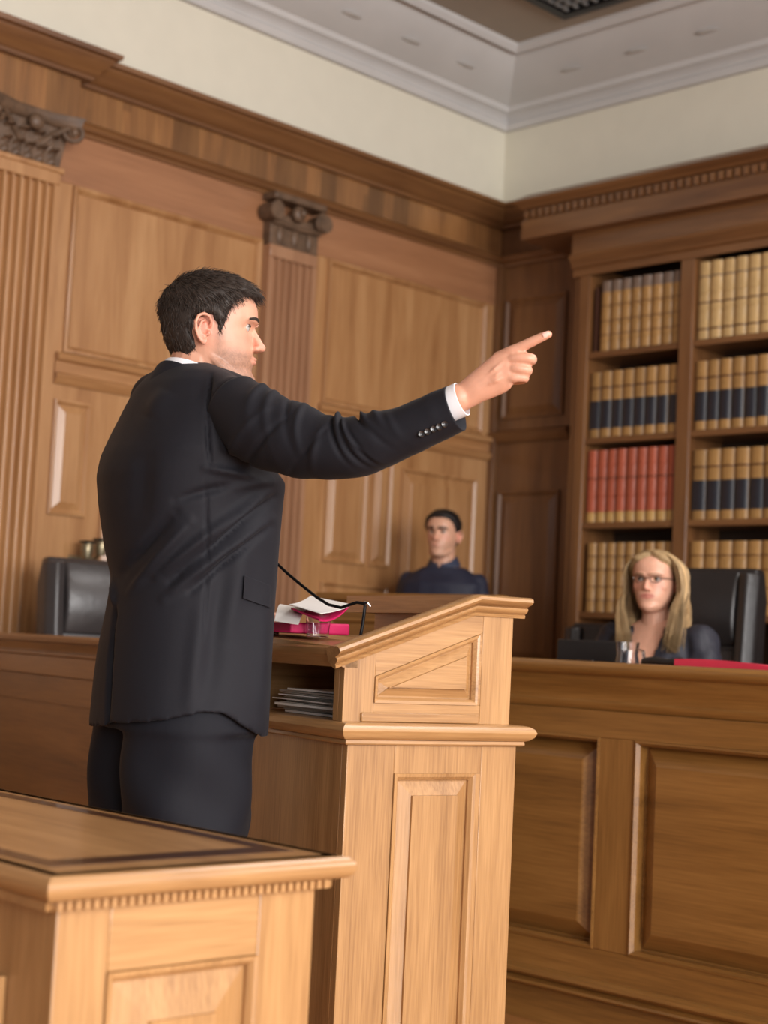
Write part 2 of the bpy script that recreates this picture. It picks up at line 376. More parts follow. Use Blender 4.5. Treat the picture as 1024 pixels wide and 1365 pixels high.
MB().box(cx+.01, stl[-1][1], BF-.085, YB-.0, 3.29, 3.35).build('dentil_bed', M['dark_x'], bc)
def comb(b, x0, n, pitch, tooth, y0, yt, z0, z1):
    """one toothed strip: teeth reach yt, gaps step back to y0"""
    pr = [(x0-pitch*.2, y0+.01)]
    for k in range(n):
        x = x0+k*pitch; pr += [(x, y0), (x, yt), (x+tooth, yt), (x+tooth, y0)]
    pr += [(x0+n*pitch, y0+.01)]
    return b.sweep([[(x, y, z) for x, y in pr] for z in (z0, z1)])
b = comb(MB(), cx+.02, 62, .045, .024, BF-.0849, BF-.103, 3.302, 3.34)
b.build('dentil_moulding', M['dark_x'], bc)
cr2 = [(0, 3.35), (.02, 3.35), (.035, 3.37), (.05, 3.375), (.06, 3.39), (.0, 3.43)]
MB().mould((cx+.02, BF-.085), (stl[-1][1], BF-.085), (0, -1), cr2, 1, 0).build('crown', M['dark_x'], bc, smooth=True)

# ---- books
def book_mat(name, c, band=None, bandz=(), gilt=True, H=.3):
    m, t, b = nt(name); L = t.links
    tc = N(t, 'ShaderNodeTexCoord'); sp = N(t, 'ShaderNodeSeparateXYZ'); L.new(tc.outputs['Object'], sp.inputs[0])
    dv = N(t, 'ShaderNodeMath', operation='DIVIDE'); dv.inputs[1].default_value = H; L.new(sp.outputs[2], dv.inputs[0])
    stops = [(0, c)]
    for z0, z1, cc in bandz: stops += [(z0, cc), (z1, c)]
    r = ramp(t, stops if len(stops) > 1 else [(0, c), (1, c)], 'CONSTANT'); L.new(dv.outputs[0], r.inputs[0])
    n = N(t, 'ShaderNodeTexNoise'); n.inputs['Scale'].default_value = 30; L.new(tc.outputs['Object'], n.inputs['Vector'])
    oi = N(t, 'ShaderNodeObjectInfo'); ma = N(t, 'ShaderNodeMath', operation='MULTIPLY_ADD'); ma.inputs[1].default_value = .25; ma.inputs[2].default_value = .78
    L.new(oi.outputs['Random'], ma.inputs[0])
    ad = N(t, 'ShaderNodeMath', operation='MULTIPLY_ADD'); ad.inputs[1].default_value = .3; L.new(n.outputs[0], ad.inputs[0])
    sb = N(t, 'ShaderNodeMath', operation='SUBTRACT'); sb.inputs[1].default_value = .15; L.new(ma.outputs[0], sb.inputs[0]); L.new(sb.outputs[0], ad.inputs[2])
    hs = N(t, 'ShaderNodeHueSaturation'); L.new(r.outputs[0], hs.inputs['Color']); L.new(ad.outputs[0], hs.inputs['Value'])
    L.new(hs.outputs[0], b.inputs['Base Color']); b.inputs['Roughness'].default_value = .42
    return m
TAN = lin((166,126,74)); BRN = lin((86,46,28)); NAVY = lin((33,34,42)); RED = lin((172,86,60)); GOLD = lin((190,150,88)); GREY = lin((120,100,86))
paper_m = plain('page_edges', lin((206,192,160)), .8, noise=.08, nscale=80)
def make_book(kind, Hh, w):
    H = {'tan': .34, 'cut': .355, 'navy': .33, 'red': .36, 'pale': .375}[kind]; d = .2
    bands = {'tan': [(.16, .175, BRN), (.36, .375, BRN), (.60, .615, BRN), (.8, .815, BRN)],
             'pale': [(.12, .14, BRN), (.46, .48, BRN), (.8, .82, GREY)],
             'cut': [(.22, .235, BRN), (.42, .435, BRN), (.64, .655, BRN), (.84, 1.2, GREY)],
             'navy': [(.74, .765, BRN)],
             'red': [(.0, .14, GOLD), (.60, .615, BRN)]}[kind]
    base = {'tan': TAN, 'cut': TAN, 'navy': TAN, 'red': RED, 'pale': lin((200,166,112))}[kind]
    return base, bands, H
book_mats = {}
for k in ('tan', 'cut', 'navy', 'red', 'pale'):
    base, bands, H = make_book(k, 0, 0); book_mats[k] = (book_mat('book_binding_'+k, base, None, bands, H=H*1.0), H)
book_protos = {}
def book(kind, w):
    key = (kind, round(w, 3))
    if key in book_protos: return book_protos[key], False
    mat, H = book_mats[kind]; d = .19; b = MB(); rings = []
    nb = 7
    for z in sorted(set([0, .006]+[H*x+dz for x in ((.15, .37, .6, .8) if kind != 'navy' else (.76,)) for dz in (-.004, -.002, .002, .004)]+[H-.006, H])):
        e = 0
        for x in ((.15, .37, .6, .8) if kind != 'navy' else (.76,)):
            if abs(z-H*x) < .003: e = .003
        pr = [(-w/2, d), (-w/2, .013)]
        for i in range(nb):
            a = PI*(i+.5)/nb; pr.append((-math.cos(a)*(w/2-.0005), .014-math.sin(a)*(.016+e)))
        pr += [(w/2, .013), (w/2, d)]
        rings.append([(x, y, z) for x, y in pr])
    b.sweep(rings)
    o = b.build('law_book', mat, smooth=True)
    MB().box(-w/2+.004, w/2-.004, .020, d+.002, .004, H+.0008).build('page_block', paper_m, o)
    if kind == 'navy':
        rr = []
        for z in (H*.13, H*.56):
            rr.append([(-math.cos(PI*(i+.5)/nb)*(w/2+.0006), .014-math.sin(PI*(i+.5)/nb)*.0172, z) for i in range(nb)]+[(math.cos(PI*(i+.5)/nb)*(w/2-.001), .020, z) for i in (0,)])
        tag(MB().sweep(rr).build('spine_label', book_mats_navy, o, smooth=True), 'broad navy blue spine label')
    book_protos[key] = o
    return o, True
book_mats_navy = plain('navy_label', NAVY, .35, noise=.1)
ordn = ['first', 'second', 'third', 'fourth', 'fifth', 'sixth', 'seventh', 'eighth', 'ninth', 'tenth', 'eleventh', 'twelfth', 'thirteenth']
rows = [('left', 0, 0, 'cut', 8, .05), ('left', 0, 1, 'navy', 8, 0), ('left', 0, 2, 'red', 9, 0), ('left', 0, 3, 'tan', 9, .02),
        ('middle', 1, 0, 'pale', 8, .0), ('middle', 1, 1, 'navy', 8, 0), ('middle', 1, 2, 'navy', 7, 0), ('middle', 1, 3, 'tan', 7, 0)]
shelfname = ['top shelf', 'second shelf', 'third shelf', 'fourth shelf']
desc = {'cut': 'tan law book', 'navy': 'tan law book with navy label', 'red': 'brick red law book', 'tan': 'tan ribbed law book', 'pale': 'pale tan law book'}
rnd = random.Random(4)
for bay, bi, ri, kind, cnt, lead in rows:
    a, c = stl[bi][1]+.004+lead, stl[bi+1][0]-.004; w = (c-a)/cnt
    for k in range(cnt):
        o, new = book(kind, w-.002)
        if not new: o = copy_tree(o)
        o.location = (a+(k+.5)*w, BF+.018+rnd.uniform(-.003, .004), sh[ri]+.0005)
        tag(o, '%s, %s from left, %s, %s bay' % (desc[kind], ordn[k], shelfname[ri], bay), 'book', 'law books on the %s of the %s bay' % (shelfname[ri], bay))
o = MB().box(-.008, .008, 0, .2, 0, .33).build('law_book', plain('dark_brown_binding', lin((70,42,30)), .5), loc=(stl[0][1]+.03, BF+.02, sh[0]+.0005))
tag(o, 'thin dark brown book at the left end of the top shelf', 'book')
# ------------------------------------------------------------------ judges' bench
JY = 3.683
jb = empty('judges_bench', (-2.0, JY, 0), 0, 'long panelled oak bench front with moulded cap before the seated woman', 'bench')
ox = 2.0   # local x = world x + 2
x0, x1 = -3.42+ox, .8+ox
def bench_parts(par, x0, x1, mx, mz, prof, caps, worktop, wt_z):
    pass
capp = [(-.08, 1.0), (.035, 1.0), (.052, 1.004), (.06, 1.015), (.06, 1.026), (.052, 1.036), (.035, 1.04), (-.08, 1.04)]
MB().mould((x0, 0), (x1, 0), (0, -1), capp).build('cap', M['bench_x'], jb, smooth=True)
fa = [(-.02, .90), (.004, .90), (.010, .906), (.016, .918), (.016, .926), (.012, .93), (.014, .952), (.024, .966), (.030, .984), (.034, 1.0), (-.02, 1.0)]
MB().mould((x0, 0), (x1, 0), (0, -1), fa).build('fascia_moulding', M['bench_x'], jb, smooth=True)
MB().box(x0, x1, .034, .047, .0, .905).build('back_board', M['bench_x'], jb)
# stiles and rails form the frame around the raised panels
pan = [(-3.34, -2.732), (-2.61, -1.66), (-1.54, -.6), (-.48, .5)]
MB().box(x0, x1, -.014, 0, .826, .902).build('rail', M['bench_x'], jb, bevel=.002)
MB().box(x0, x1, -.014, 0, .14, .239).build('rail', M['bench_x'], jb, bevel=.002)
ed = [x0-ox]+[v for p in pan for v in p]+[x1-ox]
for i in range(0, len(ed), 2):
    MB().box(ed[i]+ox, ed[i+1]+ox, -.0142, 0, .239, .826).build('stile', M['bench_z'], jb, bevel=.002)
for a, c in pan:
    b = MB(); raised_panel(b, 'y', -.002, a+ox-.001, c+ox+.001, .238, .827, -1, margin=.05, rise=.002, frame=.014, fr=.016, rec=.029); b.build('panel', M['bench_x'], jb)
bm_ = [(0, .100), (.024, .100), (.036, .104), (.040, .110), (.036, .116), (.024, .119), (.020, .123), (.024, .127), (.034, .130), (.040, .138), (.038, .147), (.028, .153), (.014, .156), (0, .156)]
MB().mould((x0, 0), (x1, 0), (0, -1), bm_).build('base_moulding', M['bench_x'], jb, smooth=True)
MB().box(x0, x1, -.012, 0, 0, .105).build('plinth', M['bench_x'], jb)

for xx in (1.3, x1-.04):
    MB().box(xx, xx+.03, .03, .46, 0, .86).build('support', M['bench_z'], jb)

# ------------------------------------------------------------------ witness box
WY = 3.98
a_ = at(429, 790, 'y', WY); c_ = at(652, 796, 'y', WY); wz = a_.z
wx0, wx1 = a_.x, c_.x+.05
wt = empty('witness_stand', (wx0, WY, 0), 0, 'raised oak witness stand panel with moulded cap behind the lectern', 'witness stand')
w = wx1-wx0
cpw = [(-.04, wz-.03), (.02, wz-.03), (.03, wz-.024), (.032, wz-.01), (.026, wz), (-.04, wz)]
MB().mould((0, 0), (w, 0), (0, -1), cpw).build('cap', M['bench_x'], wt, smooth=True)
MB().box(0, w, 0, .03, 0, wz-.03).build('front_board', M['bench_x'], wt)
b = MB(); raised_panel(b, 'y', -.001, .06, w-.06, wz-.5, wz-.09, -1, margin=.04); b.build('panel', M['bench_x'], wt)
MB().box(0, .03, .03, .7, 0, wz-.03).build('side_board', M['bench_y'], wt)
MB().box(-.01, .04, .03, .71, wz-.03, wz).build('side_cap', M['bench_y'], wt, bevel=.006)

MB().box(wx1+.01+ox, x1, .048, .5, .86, .89).build('worktop', M['bench_x'], jb, bevel=.004)

# ------------------------------------------------------------------ left bench wing
LB = Vector((-4.922, 3.248, 0)); lr = math.radians(168-180)
lb = empty('jury_bench', LB, lr, 'lower plain oak bench front behind the man at the left edge', 'bench')
# local x runs to the right (heading -12 deg), outward = -y
lx0, lx1 = -.65, 1.45
cpl = [(-.07, 1.008), (.03, 1.008), (.04, 1.014), (.042, 1.028), (.034, 1.037), (-.07, 1.037)]
MB().mould((lx0, 0), (lx1, 0), (0, -1), cpl).build('cap', M['bench_x'], lb, smooth=True)
fl = [(-.02, .96), (.012, .96), (.02, .966), (.02, .974), (.012, .98), (.014, .99), (.022, 1.0), (.024, 1.008), (-.02, 1.008)]
MB().mould((lx0, 0), (lx1, 0), (0, -1), fl).build('fascia_moulding', M['bench_x'], lb, smooth=True)
MB().box(lx0, lx1, -.012, .02, .893, .962).build('fascia', M['bench_x'], lb, bevel=.002)
MB().box(lx0, lx1, -.006, .02, .795, .892).build('fascia', M['bench_x'], lb, bevel=.002)
MB().box(lx0, lx1, .0, .02, .0, .795).build('front_board', M['bench_x'], lb)
MB().box(lx0, lx1, .02, .14, .74, .77).build('worktop', M['bench_x'], lb, bevel=.004)

# ------------------------------------------------------------------ lectern (local x = u depth direction, y = v across)
LP = Vector((-2.309, 2.257, 0)); la = math.radians(77)
le = empty('lectern', LP, la, 'golden oak lectern with a sloping moulded side the man stands behind', 'lectern')
U, V = .426, .56
def side_pan(mb, y, pts_out, m, frame=.014, rise=.004, out=-1):
    """raised panel of any quad on a plane y=const; pts (x,z) counter-clockwise"""
    c = Vector((sum(p[0] for p in pts_out)/4, sum(p[1] for p in pts_out)/4))
    def inset(d):
        r = []
        n = len(pts_out)
        for i in range(n):
            p0, p1, p2 = Vector(pts_out[i-1]), Vector(pts_out[i]), Vector(pts_out[(i+1) % n])
            e1 = (p1-p0).normalized(); e2 = (p2-p1).normalized()
            n1 = Vector((-e1.y, e1.x)); n2 = Vector((-e2.y, e2.x)); k = 1+n1.dot(n2)
            r.append(p1+(n1+n2)*(d/k))
        return r
    rs = []
    for d, o in ((0, 0), (0, .004), (frame*.5, .003), (frame, -.004), (frame, -.010), (frame+.003, -.010), (frame+.003+m, rise-.004), (frame+.0036+m, rise+.0015)):
        rs.append([(p.x, y+out*o, p.y) for p in inset(d)])
    mb.sweep(rs, cap=False); b = len(mb.v)-4; mb.f.append((b, b+1, b+2, b+3))
# lower body: front (the face towards the room) as frame with a real opening for the panel
def framed(mb, y0, y1, xa, xb, za, zb, pxa, pxb, pza, pzb):
    mb.box(xa, pxa, y0, y1, za, zb).box(pxb, xb, y0, y1, za, zb).box(pxa, pxb, y0, y1, pzb, zb).box(pxa, pxb, y0, y1, za, pza)
MB().box(0, .114, 0, .02, 0, .854).build('stile', M['oak_z'], le, bevel=.0015)
MB().box(.334, U, 0, .02, 0, .854).build('stile', M['oak_z'], le, bevel=.0015)
MB().box(.1142, .3338, .0003, .02, .793, .853).build('rail', M['oak_z'], le, bevel=.001)
MB().box(.1142, .3338, .0003, .02, .0, .14).build('rail', M['oak_z'], le, bevel=.001)
MB().box(.319, .3338, .0006, .02, .14, .793).build('rail', M['oak_z'], le, bevel=.001)
b = MB(); side_pan(b, .0, [(.114, .14), (.319, .14), (.319, .7935), (.114, .7935)], .028, out=-1); b.build('panel', M['oak_z'], le)
MB().box(0, .02, .0205, V, 0, .854).build('side_board', M['oak_z'], le, bevel=.002)
MB().box(U-.02, U, .0205, V, 0, .854).build('side_board', M['oak_z'], le, bevel=.002)
MB().box(0.02, U-.02, V-.02, V, 0, .854).build('far_board', M['oak_z'], le, bevel=.002)
# shelf moulding: round nose and fillet, mitred around
sm = [(-.05, .862), (.012, .862), (.020, .865), (.028, .872), (.032, .881), (.028, .889), (.020, .894), (.01, .896), (-.05, .896)]
fl2 = [(-.02, .852), (.010, .852), (.013, .855), (.012, .8615), (-.02, .8615)]
for prof, nm in ((sm, 'shelf_nosing'), (fl2, 'fillet')):
    MB().mould((0, 0), (U, 0), (0, -1), prof, 1, 1).build(nm, M['oak_x'], le, smooth=True)
    MB().mould((0, V), (0, 0), (-1, 0), prof, 1, 1).build(nm, M['oak_y'], le, smooth=True)
    MB().mould((U, 0), (U, V), (1, 0), prof, 1, 1).build(nm, M['oak_y'], le, smooth=True)
MB().box(.045, U-.045, .045, V-.01, .866, .895).build('shelf', M['oak_y'], le)
# upper box side, sloping top. x from -.003 to .418 ; face at y=.022
F0 = .022
def ztop(x): return 1.012 + (1.138-1.012)*min(max(x, 0), .315)/.315
b = MB()
def slab(mb, pts, y0, y1):
    n = len(pts); mb.add([(x, y0, z) for x, z in pts]+[(x, y1, z) for x, z in pts], [tuple(range(n-1, -1, -1)), tuple(range(n, 2*n))]+[(i, (i+1) % n, n+(i+1) % n, n+i) for i in range(n)])
pq = [(.071, .936), (.331, .936), (.331, 1.088), (.071, .990)]
slab(b, [(-.003, .896), (.071, .896), (.071, ztop(.071)), (-.003, ztop(0))], F0, F0+.018)
b.build('stile', M['oak_z'], le, bevel=.001); b = MB()
slab(b, [(.341, .896), (.421, .896), (.421, 1.138), (.341, 1.138)], F0, F0+.018)
b.build('stile', M['oak_z'], le, bevel=.001)
b = MB(); slab(b, [(.0712, .896), (.3408, .896), (.3408, .936), (.0712, .936)], F0+.0004, F0+.018)
b.build('rail', M['oak_x'], le, bevel=.001); b = MB()
slab(b, [(.0712, .990), (.331, 1.088), (.3408, 1.092), (.3408, 1.138), (.315, 1.138), (.0712, ztop(.0712))], F0+.0004, F0+.018)
b.build('rail', M['oak_x'], le, bevel=.001); b = MB()
slab(b, [(.331, .936), (.3408, .936), (.3408, 1.092), (.331, 1.088)], F0+.0004, F0+.018)
b.build('rail', M['oak_x'], le, bevel=.001)
b = MB(); side_pan(b, F0+.0, pq, .018, frame=.012, out=-1); b.build('panel', M['oak_x'], le)
MB().box(.04, .335, F0-.006, F0, .897, .916).build('kick_strip', M['oak_x'], le, bevel=.002)
MB().box(-.003, .018, F0+.0185, F0+.04, .896, 1.01).build('post', M['oak_z'], le, bevel=.002)
MB().box(.40, .421, F0+.0185, V, .896, 1.135).build('back_board', M['oak_y'], le, bevel=.002)
MB().box(-.003, .40, V-.018, V, .896, 1.012).build('far_board', M['oak_x'], le, bevel=.002)
# sloping moulding with kink, swept in x along the near side
prof = [(-.004, -.003), (.005, -.003), (.007, .003), (.004, .005), (.012, .009), (.016, .014), (.016, .018), (.011, .020), (.022, .024), (.030, .027), (.035, .032), (.034, .038), (.026, .042), (.0, .042), (-.02, .036), (-.02, .01)]
rings = []
for xx, zz, tl in ((-.028, 1.006, .37), (.315, 1.131, .19), (.448, 1.131, 0)):
    rings.append([(xx-(z*tl if xx > 0 and tl else (z*.3 if xx < 0 else 0))*.9, F0-o, zz+z) for o, z in prof])
MB().sweep(rings).build('top_moulding', M['oak_x'], le, smooth=True)
MB().mould((.418, F0), (.418, V), (1, 0), [(-.10, 1.132), (.004, 1.132), (.012, 1.138), (.018, 1.148), (.030, 1.155), (.032, 1.168), (.0, 1.172), (-.10, 1.172)]).build('top_moulding', M['oak_y'], le, smooth=True)
# low front rail of the writing surface, and the surface
MB().mould((-.002, V), (-.002, F0), (-1, 0), [(-.03, 1.006), (.006, 1.006), (.012, 1.012), (.014, 1.020), (.022, 1.027), (.028, 1.034), (.028, 1.044), (.022, 1.048), (-.03, 1.048)]).build('front_rail', M['oak_y'], le, smooth=True)
b = MB(); b.hexa([(-.02, F0+.02, 1.030), (.40, F0+.02, 1.030), (.40, V, 1.050), (-.02, V, 1.050), (-.02, F0+.02, 1.049), (.40, F0+.02, 1.052), (.40, V, 1.078), (-.02, V, 1.072)])
b.build('writing_surface', M['oak_y'], le, bevel=.002)

# things on and in the lectern
LM = Matrix.Translation(LP) @ Matrix.Rotation(la, 4, 'Z')
def LW(p): return LM @ Vector(p)
white = plain('white_paper', lin((236,234,230)), .7); greyp = plain('grey_paper', lin((170,166,160)), .7, noise=.1)
magenta = plain('magenta_card', lin((196,28,92)), .45)
def sheet(name, w, h, th, mat, curl=0, n=10):
    b = MB(); g = []
    for i in range(n+1):
        t = i/n-.5; zc = curl*(t*2)**2
        g.append([(t*w, -h/2, zc), (t*w, h/2, zc), (t*w, h/2, zc+th), (t*w, -h/2, zc+th)])
    return b.sweep(g).build(name, mat, smooth=True)
rnd = random.Random(9)
z = .8965
for k in range(13):
    th = rnd.choice([.002, .003, .004, .005])
    o = sheet('document', .20+rnd.uniform(-.01, .02), .28+rnd.uniform(-.01, .03), th, greyp if k % 3 else white, curl=rnd.uniform(0, .0008))
    p = LW((.16+rnd.uniform(-.02, .015), .245+rnd.uniform(-.03, .03), z)); o.location = p; o.rotation_euler = (0, 0, la+rnd.uniform(-.09, .09)); z += th+.0012
    tag(o, 'topmost loose document of the stack in the open lectern shelf' if k == 12 else 'pale document within the stack lying in the open lectern shelf', 'document', None if k == 12 else 'documents stacked in the lectern shelf')
# folder and papers on the surface
fz = 1.0725
fo = MB().hexa([(-.08, -.10, 0), (.08, -.10, 0), (.08, .10, 0), (-.08, .10, 0), (-.08, -.10, .022), (.08, -.10, .026), (.08, .10, .026), (-.08, .10, .022)]).build('folder', magenta, bevel=.004)
fo.location = LW((.065, .36, fz)); fo.rotation_euler = (0, 0, la+.1); tag(fo, 'magenta folder lying on the lectern top under white papers', 'folder')
def bent_sheet(name, pts, mat, th=.0012):
    """sheet through a 4x? grid of points"""
    b = MB(); r = len(pts); c = len(pts[0]); vs = [p for row in pts for p in row]; up = [(p[0], p[1], p[2]+th) for p in vs]
    f = []
    for i in range(r-1):
        for j in range(c-1):
            q = (i*c+j, i*c+j+1, (i+1)*c+j+1, (i+1)*c+j); f.append(q[::-1]); f.append(tuple(x+r*c for x in q))
    k = r*c
    for i in range(r-1): f.append((i*c, (i+1)*c, (i+1)*c+k, i*c+k)); f.append((i*c+c-1, i*c+c-1+k, (i+1)*c+c-1+k, (i+1)*c+c-1))
    for j in range(c-1): f.append((j, j+k, j+1+k, j+1)); q = (r-1)*c; f.append((q+j, q+j+1, q+j+1+k, q+j+k))
    return b.add(vs+up, f).build(name, mat, smooth=True)
def quadgrid(c00, c10, c11, c01, n=9, sag=0):
    c00, c10, c11, c01 = map(Vector, (c00, c10, c11, c01)); g = []
    for i in range(n):
        s = i/(n-1); row = []
        for j in range(n):
            t = j/(n-1); p = c00*(1-s)*(1-t)+c10*s*(1-t)+c11*s*t+c01*(1-s)*t; p = p+Vector((0, 0, -sag*4*s*(1-s))); row.append(tuple(p))
        g.append(row)
    return g
q = quadgrid(dep(386, 806, 3.40), dep(414, 795, 3.66), dep(470, 806.5, 3.5), dep(427, 818, 3.32), sag=.004)
o = bent_sheet('paper', q, white); tag(o, 'white sheet propped up at the top of the pile on the lectern', 'paper')
q = quadgrid(dep(388, 812, 3.42), dep(412, 799, 3.66), dep(466, 809, 3.5), dep(426, 828, 3.32), sag=.012)
o = bent_sheet('folder', q, magenta, .004); tag(o, 'open magenta folder sagging under the propped white sheet on the lectern', 'folder')
q = quadgrid(dep(366, 828, 3.40), dep(374, 806, 3.6), dep(412, 812, 3.52), dep(398, 833, 3.36), sag=-.01)
o = bent_sheet('paper', q, white); tag(o, 'crumpled white sheet beside the man on the lectern', 'paper')
gl = MB().lathe([(.001, 0), (.030, 0), (.033, .05), (.036, .095), (.034, .095), (.031, .05), (.028, .006), (.001, .006)], 28).build('drinking_glass', M['glass'], smooth=True)
gp = dep(424, 838, 3.44); gl.location = (gp.x, gp.y, 1.066); gl.scale = (.8, .8, .55); tag(gl, 'clear drinking glass on the lectern by the papers', 'glass')
# microphone
mb0 = LW((.10, .085, 1.056))
mp0 = dep(480, 853, 3.28)
mi = empty('microphone', (0, 0, 0), 0, 'black gooseneck microphone clamped to the lectern top', 'microphone')
mbx = mp0.x; mby = mp0.y; mz = 1.0555
mi.location = (mbx, mby, mz)
o3 = Vector(mi.location)
MB().lathe([(.001, 0), (.022, 0), (.022, .005), (.016, .010), (.006, .012), (.001, .012)], 20).build('base', M['metal_dark'], mi, smooth=True)
MB().tube([(0, 0, .01), dep(484, 830, 3.28)-o3, dep(487, 806, 3.28)-o3], .0034, 10).build('stem', M['metal_dark'], mi, smooth=True)
MB().tube([dep(487, 805, 3.28)-o3, dep(476, 803, 3.29)-o3, dep(455, 810, 3.31)-o3, dep(438, 806, 3.34)-o3, dep(422, 796, 3.38)-o3, dep(402, 780, 3.42)-o3, dep(384, 765, 3.45)-o3, dep(366, 748, 3.48)-o3, dep(350, 728, 3.5)-o3], .0034, 10).build('gooseneck', M['metal_dark'], mi, smooth=True)
tp = dep(350, 728, 3.5)-o3; tq = dep(336, 705, 3.5)-o3
MB().tube([tp, tp*.7+tq*.3, tq], [.005, .011, .010], 12).build('capsule', M['metal_dark'], mi, smooth=True)
MB().tube([dep(486, 803, 3.28)-o3, dep(491, 804, 3.27)-o3, dep(494, 808, 3.27)-o3], .0022, 8).build('clip', M['chrome'], mi, smooth=True)

# ------------------------------------------------------------------ desk in the near left corner
dk = empty('counsel_table', (-1.570, 1.064, 0), math.radians(87.5), 'oak table with inlaid top and small dentils in the near left corner', 'table')
# local x = along the near end (away from camera), local y = to the left
TZ = .766; E = .475; Lg = 1.5
top = [(-.06, TZ-.028), (-.012, TZ-.028), (-.004, TZ-.024), (0, TZ-.014), (-.002, TZ-.006), (-.010, TZ-.001), (-.06, TZ)]
b = MB().box(.012, E-.012, .012, Lg, TZ-.026, TZ); b.build('top', M['oak_y'], dk)
nose = [(-.03, -.029), (-.006, -.029), (.000, -.024), (.003, -.015), (.001, -.007), (-.006, -.001), (-.012, .0), (-.03, .0)]
np_ = [(o, TZ+z) for o, z in nose]
def eo(pts, d): return [(o+d, z) for o, z in pts]
# nosing mitred around near end and both long edges
MB().mould((0, 0), (E, 0), (0, -1), np_, 1, 1).build('nosing', M['oak_x'], dk, smooth=True)
MB().mould((0, Lg), (0, 0), (-1, 0), np_, 0, 1).build('nosing', M['oak_y'], dk, smooth=True)
MB().mould((E, 0), (E, Lg), (1, 0), np_, 1, 0).build('nosing', M['oak_y'], dk, smooth=True)
b = MB(); b.box(.045, E-.045, .075, .125, TZ-.001, TZ+.0006).box(.045, .075, .125, Lg-.1, TZ-.001, TZ+.0006).box(E-.075, E-.045, .125, Lg-.1, TZ-.001, TZ+.0006).build('inlay', M['inlay'], dk)
b = MB(); b.box(.02, E-.02, .02, Lg-.01, TZ-.044, TZ-.030); b.build('bed_moulding', M['oak_x'], dk, bevel=.003)
b = MB()
n = 34
comb(b, .022, n, (E-.05)/n, .007, .0199, .013, TZ-.042, TZ-.031)
b.build('dentil_moulding', M['oak_x'], dk)
b = comb(MB(), .024, 60, .0225, .010, -.0199, -.013, TZ-.042, TZ-.031); b.v = [(-y, x, z) for x, y, z in b.v]
b.build('dentil_moulding', M['oak_x'], dk)
BX0, BX1, BYY = .035, E-.038, .035
# end frame with bevelled panel
def endbox(mb, x0, x1, z0, z1): mb.box(x0, x1, BYY, BYY+.02, z0, z1)
for q0, q1 in ((BX0, BX0+.075), (BX1-.095, BX1)): b = MB(); endbox(b, q0, q1, 0, TZ-.044); b.build('stile', M['oak_z'], dk, bevel=.002)
for q0, q1 in ((TZ-.125, TZ-.044), (0, .12)): b = MB(); endbox(b, BX0+.0752, BX1-.0952, q0, q1); b.build('rail', M['oak_x'], dk, bevel=.002)
b = MB(); side_pan(b, BYY, [(BX0+.075, .12), (BX1-.095, .12), (BX1-.095, TZ-.125), (BX0+.075, TZ-.125)], .05, frame=.012, rise=.004); b.build('panel', M['oak_z'], dk)
MB().box(BX0, BX0+.02, BYY+.0205, Lg-.03, 0, TZ-.044).build('side_board', M['oak_z'], dk)
b = MB(); raised_panel(b, 'x', BX0-.001, .14, .62, .12, TZ-.14, -1, margin=.036); b.build('panel', M['oak_z'], dk)
MB().box(BX1-.02, BX1, BYY+.0205, Lg-.03, 0, TZ-.044).build('side_board', M['oak_z'], dk)

